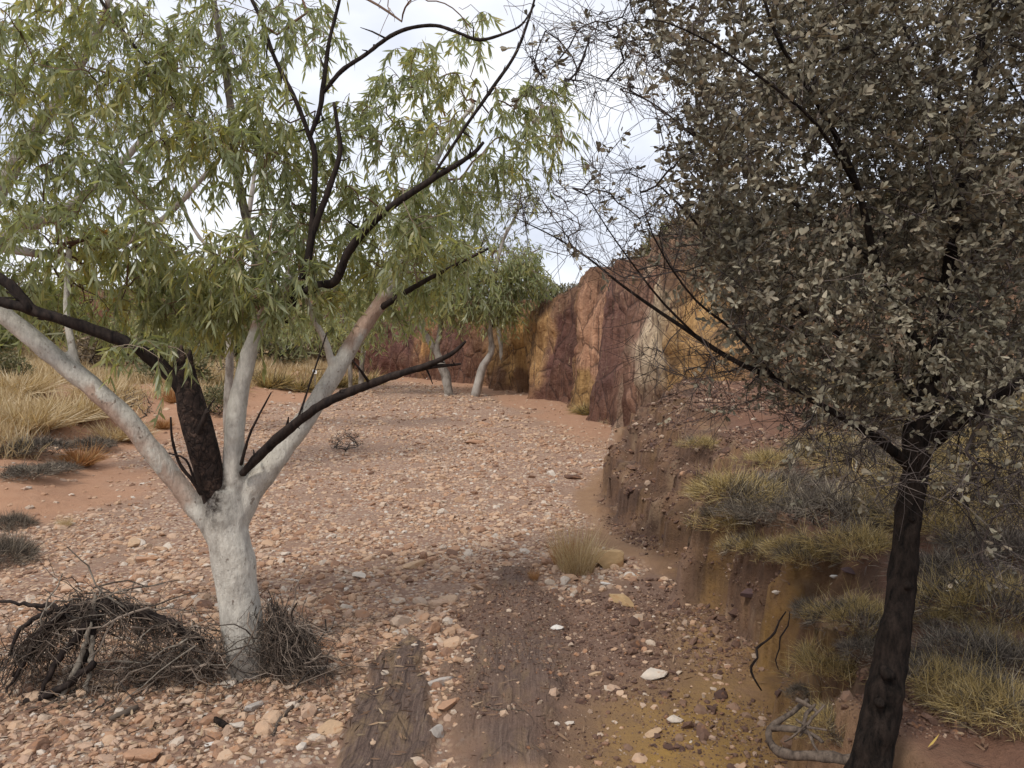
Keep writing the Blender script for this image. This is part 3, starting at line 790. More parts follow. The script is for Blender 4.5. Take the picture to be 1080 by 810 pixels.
M['stone_earth'] = stone_mat('earth_stone', EARTH, True)
M['grit'] = stone_mat('soil_grit', [(0.0, (.07, .042, .034)), (.5, (.14, .085, .062)), (.85, (.22, .145, .10)), (1.0, (.38, .30, .23))], False)
eprotos = []
for me in sprotos:
    me = me.copy(); me.materials[0] = M['stone_earth']; eprotos.append(me)
def acc_grit(xs, ys, t, g, rd, bk):
    return np.clip(.75 * t['dirt'] * (1 - .6 * t['slab']) + .95 * bk * (t['dc'] < .3) + .2 * t['slab'] * (xs > -.45), 0, 1) * smooth((fbm(xs * 1.7, ys * 1.7, seed=88) + .6) / .9)
geo = Geo()
for n, xr, yr, med, sd in ((90000, (-1.2, 3.4), (2.6, 6.5), .006, 91), (50000, (-1.0, 3.6), (5.5, 13.0), .0095, 92), (11000, (-1.0, 3.8), (2.6, 13), .018, 93), (2600, (.8, 3.8), (2.6, 13), .032, 94)):
    r = np.random.default_rng(sd)
    xs, ys, zs = scatter(n, xr, yr, acc_grit, sd); n = len(xs)
    protos = [stone_proto(ICO1, r, 4, .15) for _ in range(12)]
    size = med * np.exp(r.normal(0, .4, n)); R = euler_mats(r.normal(0, .5, n), r.normal(0, .5, n), r.uniform(0, 6.28, n)); which = r.integers(0, 12, n)
    for w in range(12):
        k = np.where(which == w)[0]
        pv = np.einsum('nij,vj->nvi', R[k], protos[w]) * size[k][:, None, None]
        pv += np.stack([xs[k], ys[k], zs[k] + size[k] * .1], 1)[:, None, :]
        geo.add(pv.reshape(-1, 3), [(ICO1[1][None] + (np.arange(len(k)) * len(protos[w]))[:, None, None]).reshape(-1, 3)], 0)
tag(link('soil_rubble', geo.mesh('soil_rubble', [M['grit']], False)), 'brown grit and clods over the dirt and the cut bank', 'rubble', kind='stuff')
r = np.random.default_rng(55)
# other hand-sized stones; nothing tells them apart
zones = [
    (150, (-4.6, .6), (3.3, 7.0), .042, 'one of many hand sized stones strewn on the near gravel around the gum tree', 'stones on the near gravel', 0),
    (70, (-6.0, 1.4), (7.0, 13), .055, 'one of many hand sized stones on the gravel bar beyond the gum tree', 'stones on the middle gravel bar', 0),
    (22, (.35, 1.5), (3.4, 8.0), .034, 'one of the small loose stones scattered on the brown dirt under the bank', 'stones on the dirt below the bank', 1),
    (12, (1.7, 3.6), (2.3, 6.5), .024, 'one of the small loose stones on the red earth of the bank', 'stones on the bank', 2)]
for n, xr, yr, med, lab, grp, kind in zones:
    xs, ys = r.uniform(*xr, n * 12), r.uniform(*yr, n * 12)
    t = terrain(xs, ys, True); g_, rd, oc, bk = masks(xs, ys, t)
    ok = (g_ > .6) if kind == 0 else (t['dirt'] > .6) & (t['slab'] < .2) if kind == 1 else (t['t'] >= 1)
    ok &= np.hypot(xs + 1.65, ys - 4.9) > .3
    for i in np.where(ok)[0][:n]:
        s = med * math.exp(r.normal(0, .3))
        o = link('stone', (sprotos if kind == 0 else eprotos)[r.integers(0, 14)], None, (xs[i], ys[i], t['z'][i] + s * .06))
        o.scale = (s, s, s); o.rotation_euler = (r.normal(0, .25), r.normal(0, .25), r.uniform(0, 6.28))
        tag(o, lab, 'stone', grp)

# ------------------------------------------------------------------ tree growing
class Grower:
    def __init__(s, cap=60000):
        s.p = np.zeros((cap, 3)); s.par = np.full(cap, -1); s.n = 0; s.skel = 0
        s.leafy = []; s.cost = np.zeros(cap)
    def add_line(s, pts, cost=0.0):
        for q in pts:
            s.p[s.n] = q; s.cost[s.n] = cost; s.n += 1
        s.skel = s.n
    def connect(s, tip, r, step=.08, curve=.18, lift=.08):
        d = np.linalg.norm(s.p[:s.n] - tip, axis=1) + s.cost[:s.n]
        i = int(np.argmin(d)); a = s.p[i].copy(); L = np.linalg.norm(tip - a)
        if L < .015: return i
        c = (a + tip) / 2 + r.normal(size=3) * curve * L * .5 + np.array([0, 0, lift * L])
        k = max(2, int(L / step)); prev = i
        for j in range(1, k + 1):
            t = j / k
            s.p[s.n] = a * (1 - t) ** 2 + 2 * c * t * (1 - t) + tip * t * t
            s.par[s.n] = prev; prev = s.n; s.n += 1
        return prev
    def tubes(s, geo, r_tip, expo, r_max, m=0, r_scale=None):
        n = s.n; cnt = np.zeros(n); kids = [[] for _ in range(n)]
        for i in range(n - 1, s.skel - 1, -1):
            cnt[i] = max(cnt[i], 1)
            pa = s.par[i]
            if pa >= s.skel: cnt[pa] += cnt[i]
            if pa >= 0: kids[pa].append(i)
        # leaf count, not node count: recount by ends
        ends = np.zeros(n)
        for i in range(n - 1, s.skel - 1, -1):
            if not kids[i]: ends[i] = 1
            if s.par[i] >= s.skel: ends[s.par[i]] += ends[i]
        rad = np.minimum(r_tip * np.maximum(ends, 1) ** expo, r_max)
        starts = [i for i in range(s.skel, n) if s.par[i] < s.skel]
        while starts:
            i = starts.pop()
            chain = [s.par[i], i] if s.par[i] >= 0 else [i]
            while kids[chain[-1]] and chain[-1] >= s.skel:
                ks = sorted(kids[chain[-1]], key=lambda q: -ends[q])
                starts.extend(ks[1:]); chain.append(ks[0])
            if len(chain) < 2: continue
            rr = rad[chain]; rr[0] = rr[1]
            if len(kids[chain[-1]]) == 0: rr[-1] *= .5
            tube(geo, s.p[chain], rr, 5 if rr[0] > .006 else 3, m, cap=False)

def skel(spec, step=.05):
    """photo points with depth and width -> resampled line and radii"""
    pts = [P(a, b, d) for a, b, d, w in spec]; rad = [px_to_m(w, d) * .5 for a, b, d, w in spec]
    return resample(pts, rad, step)

def remeshed(name, geo, mats, voxel, smooth_it=6):
    me = geo.mesh(name, mats, True)
    o = bpy.data.objects.new('temporary', me); COL.objects.link(o)
    md = o.modifiers.new('r', 'REMESH'); md.mode = 'VOXEL'; md.voxel_size = voxel; md.use_smooth_shade = True
    ms = o.modifiers.new('s', 'SMOOTH'); ms.iterations = smooth_it; ms.factor = .5
    dg = bpy.context.evaluated_depsgraph_get()
    out = bpy.data.meshes.new_from_object(o.evaluated_get(dg))
    bpy.data.objects.remove(o); bpy.data.meshes.remove(me)
    out.name = name
    if not out.materials:
        for m in mats: out.materials.append(m)
    return out

def shift(me, origin):
    me.transform(Matrix.Translation(-Vector(origin)))
    return me

def gum_foliage(geo, tips, dirs, r, nleaf=(8, 14), L=(.10, .165), W=(.013, .023), twig=(.22, .42), mleaf=0, mtwig=1, thick=.0022):
    n = len(tips); tips = np.asarray(tips); dirs = norm(dirs)
    TL = r.uniform(*twig, n)
    for i in range(n):
        t = np.linspace(0, 1, 5)[:, None]
        pth = tips[i] + TL[i] * (dirs[i] * t * .65 + np.array([0, 0, -1.]) * .62 * t * t)
        tube(geo, pth, np.linspace(thick, thick * .4, 5), 3, mtwig, cap=False)
    k = r.integers(nleaf[0], nleaf[1], n); own = np.repeat(np.arange(n), k); m = len(own)
    t = r.uniform(.1, 1.0, m)[:, None]
    base = tips[own] + TL[own][:, None] * (dirs[own] * t * .65 + np.array([0, 0, -1.]) * .62 * t * t)
    d = dirs[own] * .35 + np.array([0, 0, -.85]) + r.normal(0, .45, (m, 3))
    leaves(geo, base, d, r.uniform(*L, m), r.uniform(*W, m), .22, mleaf)

def blob_tips(blobs, r, dens=1.0, dj=.45):
    tips = []
    for b in blobs:
        px, py, d, rp = b[:4]; n = int((b[4] if len(b) > 4 else 11) * dens)
        c = P(px, py, d); R = px_to_m(rp, d)
        for _ in range(n):
            q = r.normal(size=3); q /= np.linalg.norm(q); q *= r.uniform() ** .4
            tips.append(c + q * np.array([R, max(R, dj), R * .8]))
    return np.array(tips)

# ------------------------------------------------------------------ the big pale gum
TRUNK = [(265, 745, 4.85, 66), (263, 712, 4.85, 52), (259, 685, 4.87, 50), (252, 635, 4.9, 56), (244, 582, 4.9, 55), (239, 545, 4.9, 58), (238, 515, 4.9, 48)]
LA = [(240, 590, 4.92, 30), (222, 553, 4.9, 34), (206, 533, 4.9, 32), (188, 511, 4.88, 29), (163, 479, 4.85, 29), (122, 430, 4.8, 29), (60, 378, 4.75, 27), (0, 328, 4.7, 25), (-70, 265, 4.65, 24), (-160, 170, 4.6, 20), (-230, 60, 4.6, 15)]
LA2 = [(82, 396, 4.77, 15), (76, 365, 4.8, 12), (70, 325, 4.85, 9), (73, 262, 4.9, 8)]
LC = [(239, 545, 4.9, 38), (245, 500, 4.9, 32), (247, 460, 4.9, 29), (252, 420, 4.92, 26), (262, 378, 4.95, 24), (277, 335, 5.0, 19), (298, 310, 5.03, 17), (304, 290, 5.03, 13)]
LE = [(243, 575, 4.92, 38), (257, 530, 4.95, 40), (290, 485, 5.0, 33), (322, 442, 5.1, 28), (352, 395, 5.2, 26), (380, 350, 5.3, 23), (402, 318, 5.4, 20), (420, 280, 5.5, 16), (432, 240, 5.6, 13), (445, 200, 5.7, 11), (470, 150, 5.8, 8), (500, 110, 5.85, 6)]
LE2 = [(352, 395, 5.2, 13), (344, 362, 5.15, 10), (331, 336, 5.1, 9), (322, 310, 5.1, 8)]
BS = [(240, 575, 4.95, 14), (232, 540, 4.90, 26), (220, 497, 4.85, 35), (209, 455, 4.81, 35), (201, 425, 4.8, 33), (196, 400, 4.8, 27), (194, 386, 4.8, 24)]
BB = [(203, 428, 4.8, 18), (184, 400, 4.76, 19), (160, 378, 4.72, 20), (130, 360, 4.68, 18), (75, 340, 4.6, 16), (30, 326, 4.55, 15), (0, 318, 4.5, 14), (-60, 300, 4.4, 12), (-150, 270, 4.3, 7)]
BC = [(34, 328, 4.55, 11), (12, 302, 4.55, 11), (-10, 285, 4.55, 9), (-50, 240, 4.5, 5)]
D1 = [(300, 340, 5.03, 12), (308, 318, 5.02, 15), (322, 285, 5.0, 13), (330, 245, 5.0, 11), (343, 210, 5.0, 10), (358, 165, 5.0, 8), (357, 140, 5.0, 7), (352, 108, 5.0, 5)]
D2 = [(312, 312, 5.02, 12), (335, 302, 5.02, 15), (354, 296, 5.0, 14), (368, 265, 4.95, 13), (400, 228, 4.9, 12), (450, 193, 4.85, 10), (495, 165, 4.8, 7), (510, 150, 4.8, 5)]
D3 = [(326, 268, 5.0, 9), (331, 210, 5.03, 9), (332, 163, 5.05, 9), (325, 140, 5.05, 7), (311, 104, 5.05, 7), (290, 62, 5.05, 6), (276, 22, 5.05, 6), (263, -8, 5.05, 5), (250, -60, 5, 4)]
D4 = [(327, 144, 5.05, 7), (337, 117, 5.05, 8), (341, 90, 5.05, 8), (347, 45, 5.05, 6), (358, 0, 5.05, 5), (368, -50, 5, 4)]
D5 = [(341, 98, 5.05, 6), (360, 75, 5.0, 7), (385, 58, 5, 6), (412, 38, 4.97, 6), (435, 29, 4.95, 5.5), (460, 27, 4.95, 5), (482, 34, 4.9, 5), (505, 42, 4.9, 5), (530, 36, 4.85, 4), (550, 26, 4.85, 3), (564, 5, 4.8, 2.5)]
D6 = [(452, 192, 4.85, 4), (490, 135, 4.82, 5), (520, 92, 4.8, 5.5), (543, 58, 4.8, 5), (557, 22, 4.8, 4), (567, -12, 4.8, 3)]
FB = [(256, 500, 4.86, 10), (276, 478, 4.8, 14), (300, 456, 4.72, 14), (340, 427, 4.6, 13), (390, 405, 4.5, 12), (430, 392, 4.42, 10), (458, 382, 4.38, 8), (478, 372, 4.35, 6), (491, 360, 4.32, 4)]
FB2 = [(425, 393, 4.43, 8), (455, 387, 4.4, 6), (486, 384, 4.37, 3)]
FB3 = [(312, 447, 4.68, 3.5), (320, 425, 4.68, 3), (330, 395, 4.68, 2.5), (345, 350, 4.7, 2)]
FB5 = [(212, 522, 4.74, 4), (204, 508, 4.7, 4), (190, 490, 4.68, 3.5), (182, 465, 4.66, 3), (180, 440, 4.66, 2)]
FB6 = [(206, 510, 4.7, 3), (196, 485, 4.66, 2.5), (178, 478, 4.62, 1.6)]
FB7 = [(254, 490, 4.8, 4), (262, 462, 4.74, 3), (272, 440, 4.7, 2.4), (286, 414, 4.66, 1.6)]
FB4 = [(205, 470, 4.78, 7), (212, 450, 4.72, 6), (219, 432, 4.7, 5)]
ER = [(396, 328, 5.38, 11), (440, 301, 5.3, 8), (470, 285, 5.25, 6), (515, 262, 5.2, 4)]
GR = [(285, 320, 5.15, 9), (262, 240, 5.25, 9), (250, 180, 5.3, 8), (244, 120, 5.3, 8), (237, 70, 5.3, 7), (227, 10, 5.3, 6), (220, -40, 5.3, 5)]
GL = [(247, 180, 5.3, 5), (205, 130, 5.25, 4), (150, 60, 5.2, 4), (102, -6, 5.15, 3), (80, -40, 5.1, 3)]
base = P(262, 716, 4.86); base[2] = TZ(base[0], base[1])
gum = thing('gum_tree', 'big pale gum with white trunk forking low and charred black limbs in the creek gravel', 'tree', base)
geo = Geo()
for i, sp_ in enumerate((TRUNK, LA, LA2, LC, LE, LE2)):
    p_, r_ = skel(sp_, .03)
    tube(geo, p_, r_ * (.78 if i == 0 else .74), 18, 0, True, .12, seed=i * 3)
me = remeshed('trunk', geo, [M['gumbark']], .011, 5)
co = np.zeros(len(me.vertices) * 3, np.float32); me.vertices.foreach_get('co', co); co = co.reshape(-1, 3)
# where the bark is still tan (upper right limb, limb left) and where it is grey and dead (below the swollen foot)
def near(spec, rad):
    p_, r_ = skel(spec, .05)
    d = np.min(np.linalg.norm(co[:, None] - p_[None], axis=2), axis=1)
    return smooth(1 - (d - np.max(r_)) / rad)
tan = np.clip(.95 * near([(375, 358, 5.3, 20), (402, 318, 5.4, 20)], .10) + .8 * near([(200, 528, 4.9, 20), (100, 415, 4.78, 20)], .05) * (vnoise(co[:, 0] * 6, co[:, 2] * 6, seed=4) > -.1) + .9 * near([(270, 340, 5, 14), (300, 310, 5.03, 14)], .06), 0, 1)
grey = np.maximum(smooth((.17 - (co[:, 2] - base[2]) + .03 * fbm(co[:, 0] * 14, co[:, 1] * 14, seed=6)) / .03), .9 * near([(252, 440, 4.92, 10), (253, 432, 4.92, 10)], .02) * 0)
char = np.clip(near([(233, 545, 4.86, 16), (222, 502, 4.84, 20)], .07) * 1.3 + .7 * near([(258, 497, 4.86, 12), (262, 490, 4.84, 12)], .04), 0, 1)
at = me.attributes.new('tint', 'FLOAT_COLOR', 'POINT'); at.data.foreach_set('color', np.stack([tan, grey, char, grey * 0 + 1], 1).astype(np.float32).ravel())
link('trunk', shift(me, base), gum)
def part_tube(name, specs, mat, parent, origin, sides=12, lump=.2, step=.03, jag=False, seed=3):
    g_ = Geo()
    for i, s_ in enumerate(specs):
        p_, r_ = skel(s_, step)
        tube(g_, p_, r_, sides, 0, True, lump, seed=seed + i)
    if name in ('burnt_limb', 'dead_branch', 'branch') and step < .1:
        rs = np.random.default_rng(seed * 7 + 1)
        for s_ in specs:
            p_, r_ = skel(s_, step)
            for _ in range(max(2, int(len(p_) * step * 4.5))):
                i = rs.integers(2, len(p_) - 1); d = norm(rs.normal(size=3) + norm(p_[i] - p_[i - 1]) * .6); l = rs.uniform(.02, .11) * (1.8 if rs.uniform() < .2 else 1); w = min(r_[i] * .4, rs.uniform(.003, .009))
                tube(g_, [p_[i], p_[i] + d * (r_[i] + l * .5), p_[i] + d * (r_[i] + l) + rs.normal(0, .012, 3)], [w * 1.3, w, w * .45], 5, 0, True, .2, seed=int(i))
    if jag:   # broken splinters at the end of the stump
        p_, r_ = skel(specs[0], step)
        for a, l, w in ((0, .10, .030), (1.2, .05, .032), (2.4, .13, .028), (3.6, .045, .034), (4.8, .09, .03), (5.6, .03, .03)):
            o = np.array([math.cos(a), math.sin(a), 0]) * r_[-1] * .55
            tube(g_, [p_[-1] + o - np.array([0, 0, .06]), p_[-1] + o * 1.05 + np.array([0, 0, l * .6]), p_[-1] + o * 1.15 + np.array([.005, 0, l])], [w, w * .75, w * .2], 6, 0, True, .2, seed=int(a * 10))
    return link(name, g_.mesh(name, [mat], True, origin), parent)
part_tube('burnt_stump', [[(a_, b_, c_, w_ * .88) for a_, b_, c_, w_ in BS]], M['stumpbark'], gum, base, 16, .12, .03, True, 11)['label'] = 'charred cracked stump broken off at the top'
part_tube('burnt_limb', [[(a_, b_, c_, w_ * .74) for a_, b_, c_, w_ in BB]], M['burnt'], gum, base, seed=21)
part_tube('burnt_limb', [BC], M['burnt'], gum, base, seed=23)
part_tube('dead_branch', [[(a_, b_, c_, w_ * .76) for a_, b_, c_, w_ in q_] for q_ in (FB, FB2, FB3)], M['burnt'], gum, base, seed=25)['label'] = 'bare black dead branch reaching out over the gravel'
part_tube('dead_branch', [FB4], M['burnt'], gum, base, 6, seed=26)
part_tube('dead_twig', [FB5, FB6], M['burnt'], gum, base, 5, seed=27)
part_tube('dead_twig', [FB7], M['burnt'], gum, base, 5, seed=28)
for i, s_ in enumerate((D1, D2, D3, D4, D5, D6, ER)):
    part_tube('branch', [[(a_, b_, c_, w_ * (.70 if i == 1 else .68)) for a_, b_, c_, w_ in s_]], M['burnt'], gum, base, 8, .1, seed=31 + i)
for i, s_ in enumerate((GR, GL)):
    part_tube('branch', [s_], M['twig_dry'] if 0 else M['deadwood'] if i == 0 else M['burnt'], gum, base, 8, .1, seed=41 + i)
gr = Grower()
for s_ in (LA, LA2, LC, LE, LE2, BC, D1, D2, D3, D4, D6, ER, GR, GL):
    gr.add_line(skel(s_, .08)[0][2:])
gr.add_line(skel(D5, .08)[0][2:], .6); gr.add_line(skel(BB, .08)[0][4:], .25)
BL = [(25, 45, 4.6, 50), (20, 120, 4.6, 45), (60, 160, 4.7, 50), (110, 110, 4.9, 42), (40, 205, 4.6, 48), (110, 190, 4.8, 48), (160, 150, 5, 42), (145, 215, 4.8, 42), (200, 172, 5, 38), (165, 262, 4.7, 40), (125, 275, 5.2, 40),
      (228, 165, 5.1, 36), (262, 150, 5.1, 42), (292, 130, 5.1, 38), (272, 185, 5, 38), (300, 205, 5, 36), (248, 285, 4.8, 36), (290, 262, 4.9, 38), (215, 300, 5.2, 38), (255, 318, 5.2, 28), (165, 310, 5.3, 32),
      (140, 385, 4.62, 14, 4), (192, 396, 4.6, 4, 2), (60, 250, 4.6, 44), (20, 255, 5.1, 40), (90, 268, 5.2, 34), (175, 60, 5, 46), (225, 45, 5.2, 36), (290, 55, 5.1, 40), (335, 60, 5.0, 22, 6), (320, 15, 5.1, 28, 7),
      (420, 118, 5.3, 44, 14), (438, 88, 5.4, 30), (398, 168, 5.2, 40), (440, 165, 5.4, 38), (478, 105, 5.4, 34), (500, 52, 5.3, 26, 7), (535, 130, 5.4, 28), (570, 125, 5.4, 24, 8), (588, 135, 5.4, 16, 5), (560, 165, 5.4, 20, 6),
      (590, 170, 5.4, 12, 4), (390, 235, 5.2, 44), (428, 245, 5.4, 44), (462, 225, 5.4, 40), (500, 215, 5.4, 36), (530, 185, 5.4, 30), (362, 270, 5.1, 36), (352, 205, 5.2, 32), (325, 292, 4.9, 30), (398, 300, 5.3, 36), (440, 315, 5.3, 34, 9), (475, 290, 5.3, 36),
      (345, 160, 5.2, 28), (372, 130, 5.3, 28, 8), (452, 190, 4.75, 24, 7), (470, 150, 4.8, 24, 7), (440, 225, 4.75, 20, 6), (225, 335, 5.2, 15, 5), (60, 90, 4.8, 42), (130, 30, 5, 44), (80, 20, 4.9, 40), (245, 90, 5.3, 36), (200, 105, 5.2, 38), (310, 240, 5.0, 32), (300, 165, 5.2, 34), (160, 100, 5.1, 38),
      (60, -60, 4.8, 60), (180, -50, 5.1, 60), (300, -60, 5.1, 55), (-60, 60, 4.6, 70), (-70, 180, 4.5, 70), (-60, -60, 4.6, 70), (400, -90, 5.2, 40, 8), (-150, 120, 4.5, 70)]
BL += [(55, 322, 5.3, 34), (100, 335, 5.35, 34), (150, 340, 5.4, 34), (195, 345, 5.35, 30), (232, 345, 5.3, 26), (262, 340, 5.25, 22), (20, 330, 5.2, 34), (75, 290, 5.2, 36), (170, 290, 5.2, 36), (225, 305, 5.0, 32), (270, 300, 4.95, 28), (300, 322, 4.45, 22, 9), (325, 300, 4.45, 20, 7), (285, 335, 4.9, 18, 7), (350, 330, 4.9, 22, 7),
       (428, 285, 4.6, 26, 9), (452, 262, 4.6, 26, 9), (485, 285, 4.7, 26, 9), (420, 250, 4.6, 24, 8), (400, 330, 5.2, 26, 9), (450, 320, 5.3, 28, 9), (-40, 300, 4.9, 50), (160, 385, 4.6, 10, 3)]
r = np.random.default_rng(101)
BL = [((b[0], b[1] - 20, b[2]) if b[0] < 300 else (b[0], b[1] - 20, b[2] + .5)) + tuple(b[3:]) for b in BL]
tips = blob_tips([(b[0], b[1], b[2], b[3] * .8) + tuple(b[4:]) for b in BL], r, 1.85, .38)
# pull branchlets to the tips nearest the limbs first
d0 = np.array([np.min(np.linalg.norm(gr.p[:gr.n] - t, axis=1)) for t in tips])
dirs = []
for i in np.argsort(d0):
    e = gr.connect(tips[i], r, .09)
    pa = gr.par[e]
    dd = gr.p[e] - gr.p[pa] if pa >= 0 else np.array([0, 0, 1.])
    dirs.append((i, norm(dd) * .8 + r.normal(0, .5, 3)))
bt = blob_tips([(400, 22, 4.97, 30, 8), (440, 8, 4.95, 28, 8), (500, 22, 4.9, 26, 7), (545, 18, 4.85, 20, 6), (330, 10, 5.05, 26, 5), (262, 20, 5.05, 24, 4), (410, -10, 4.95, 28, 5), (520, 100, 4.8, 20, 5), (150, 60, 5.2, 30, 4)], r, 1.0, .2)
for q in bt: gr.connect(q, r, .05, .3, .05)
order = [i for i, _ in dirs]; dv = np.array([v for _, v in dirs])
geo = Geo()
gr.tubes(geo, .0022, .45, .012, 1)
gum_foliage(geo, tips[order], dv, r, (15, 25), (.05, .125), (.009, .0215), (.16, .38))
link('crown', geo.mesh('crown', [M['gumleaf'], M['twig_gum']], False, base), gum)

# ------------------------------------------------------------------ gums behind
def back_gum(name, label, base, limbs, blobs, seed, leafm, nleaf=(7, 11), L=(.11, .17), W=(.016, .026), dens=1.0, dj=.8, twig=(.3, .6), group=None, rt=.003, barkm='farbark', dark=()):
    r = np.random.default_rng(seed)
    base = np.array(base); base[2] = TZ(base[0], base[1])
    t = thing(name, label, 'tree', base, group)
    g_ = Geo(); gr = Grower()
    for i, s_ in enumerate(limbs):
        p_, rr = skel(s_, .2)
        tube(g_, p_, rr * (.68 if base[1] > 15 else 1), 10, 0, True, .2, seed=seed + i)
        gr.add_line(p_[3:] if i == 0 else p_[1:])
    link('trunk', g_.mesh('trunk', [M[barkm]], True, base), t)
    for s_ in dark:
        part_tube('branch', [s_], M['burnt'], t, base, 6, .1, .15)
        gr.add_line(skel(s_, .2)[0][1:])
    tips = blob_tips(blobs, r, dens, dj)
    d0 = np.array([np.min(np.linalg.norm(gr.p[:gr.n] - q, axis=1)) for q in tips])
    dv, od = [], []
    for i in np.argsort(d0):
        e = gr.connect(tips[i], r, .2); pa = gr.par[e]
        dd = gr.p[e] - gr.p[pa] if pa >= 0 else np.array([0, 0, 1.])
        dv.append(norm(dd) * .8 + r.normal(0, .5, 3)); od.append(i)
    g_ = Geo()
    gr.tubes(g_, rt, .45, rt * 8, 1)
    gum_foliage(g_, tips[od], np.array(dv), r, nleaf, L, W, twig, thick=rt)
    link('crown', g_.mesh('crown', [M[leafm], M['twig_gum']], False, base), t)
    return t
def groundpt(px, d):
    q = P(px, 380, d); q[2] = TZ(q[0], q[1]); return q
def foot(px, d):         # photo row of the ground at that column and depth
    q = groundpt(px, d); v = q - np.array([0, 0, CAM_Z])
    f_ = v[1] * cp - v[2] * sp; u_ = v[1] * sp + v[2] * cp
    return 405 - FPX * u_ / f_
back_gum('gum_tree', 'grey barked gum rooted past the left photo edge with thin hanging leaves', groundpt(-70, 11),
         [[(-70, foot(-70, 11) + 6, 11, 30), (-66, 380, 11, 26), (-55, 320, 11, 24), (-35, 262, 11, 20), (0, 200, 11, 16), (45, 130, 11, 12), (90, 60, 11, 8), (120, -10, 11, 6)], [(-35, 262, 11, 14), (40, 235, 10.8, 11), (110, 190, 10.8, 8), (190, 100, 10.8, 5)], [(-55, 320, 11, 13), (-20, 240, 11, 9), (-25, 170, 11, 7), (-10, 80, 11, 5)], [(-30, 255, 11, 11), (80, 270, 11, 9), (160, 240, 11, 7), (230, 170, 11, 4)]],
         [(30, 60, 11, 60), (90, 50, 11, 60), (150, 40, 11, 60), (210, 70, 11, 55), (250, 40, 11, 40, 7), (60, 130, 11, 55), (130, 120, 11, 55), (200, 140, 11, 45), (30, 200, 11, 50), (100, 220, 11, 50), (170, 200, 11, 40, 7), (20, 280, 11, 45), (120, 290, 11, 40), (180, 300, 11, 40), (-60, 120, 11, 70), (-50, 30, 11, 70), (100, -60, 11, 80), (220, -40, 11, 60)],
         201, 'gumleaf_pale', (10, 15), dens=4.5)
f2 = foot(262, 17)
back_gum('gum_tree', 'slim gum standing behind the fork of the big pale trunk', groundpt(240, 17),
         [[(240, foot(240, 17) + 4, 17, 14), (244, 340, 17, 12), (250, 290, 17, 10), (262, 230, 17, 8), (270, 170, 17, 5)], [(247, 310, 17, 7), (300, 270, 17, 5), (345, 230, 17, 4)], [(250, 290, 17, 6), (210, 250, 17, 5), (190, 210, 17, 3)]],
         [(240, 330, 17, 30), (200, 320, 17, 34), (160, 330, 17, 30), (290, 330, 17, 26, 8), (260, 290, 17, 36), (310, 300, 17, 34), (350, 320, 17, 36), (385, 310, 17, 36), (360, 280, 17, 34), (300, 250, 17, 36), (330, 230, 17, 30, 8), (395, 270, 17, 30)],
         203, 'gumleaf', (9, 13), (.12, .18), (.02, .032), 3.6)
back_gum('gum_tree', 'leaning pale gum at the far end of the gravel bar', groundpt(468, 27),
         [[(474, foot(474, 27) + 3, 27, 16), (470, 395, 27, 14), (462, 375, 27, 11), (450, 355, 27, 9), (430, 325, 27, 7), (415, 280, 27, 5)], [(470, 400, 27, 12), (461, 370, 27, 9), (465, 340, 27, 8), (462, 290, 27, 6), (470, 240, 27, 4)]],
         [(420, 315, 27, 34), (450, 300, 27, 34), (468, 315, 27, 28), (400, 320, 27, 30), (430, 280, 27, 34), (470, 275, 27, 32), (410, 290, 27, 30), (450, 240, 27, 34), (480, 220, 27, 30), (500, 290, 27, 24, 8), (420, 240, 27, 30), (380, 345, 27, 24, 8)],
         205, 'gumleaf', (6, 9), (.17, .26), (.032, .05), 9, .9, (.4, .8), 'gums at the far end of the gravel bar', .005)
back_gum('gum_tree', 'pale gum with a slanted trunk and black upper branches before the ochre cliff', groundpt(500, 26),
         [[(500, foot(500, 26) + 3, 26, 15), (510, 385, 26, 13), (518, 372, 26, 10), (517, 345, 26, 8), (520, 310, 26, 7), (525, 275, 26, 5), (535, 240, 26, 3)]],
         [(470, 318, 26, 30), (480, 285, 26, 30), (510, 275, 26, 28), (545, 280, 26, 22), (498, 322, 26, 30), (525, 325, 26, 24), (485, 310, 26, 28), (515, 310, 26, 26), (540, 318, 26, 18, 8), (540, 290, 26, 24), (560, 295, 26, 22, 8), (520, 290, 26, 22, 6), (562, 296, 26, 14, 5), (555, 270, 26, 18, 5)],
         207, 'gumleaf', (6, 9), (.17, .26), (.036, .052), 9, .8, (.4, .7), 'gums at the far end of the gravel bar', .005, dark=[[(518, 345, 26, 5), (520, 320, 26, 4.5), (527, 305, 26, 3.5), (545, 295, 26, 2.5)]])
back_gum('gum_tree', 'tall thin gum rising against the sky above the ochre cliff', groundpt(531, 30),
         [[(532, foot(532, 30) + 3, 30, 8), (530, 380, 30, 7), (524, 330, 30, 6), (523, 285, 30, 6), (530, 255, 30, 5), (545, 225, 30, 3.5), (550, 200, 30, 2)], [(523, 285, 30, 4), (515, 255, 30, 3), (505, 235, 30, 2)], [(524, 300, 30, 3), (545, 275, 30, 2.5), (570, 262, 30, 2)]],
         [(530, 250, 30, 18, 6), (550, 265, 30, 16, 5), (505, 250, 30, 22, 7), (560, 290, 30, 16, 5), (540, 215, 30, 24, 7), (505, 215, 30, 24, 8), (525, 195, 30, 22, 6), (555, 205, 30, 16, 4), (480, 200, 30, 20, 6), (500, 290, 30, 18, 5)],
         209, 'gumleaf_pale', (6, 9), (.16, .24), (.03, .045), 7, .9, (.4, .8), 'gums at the far end of the gravel bar', .005)
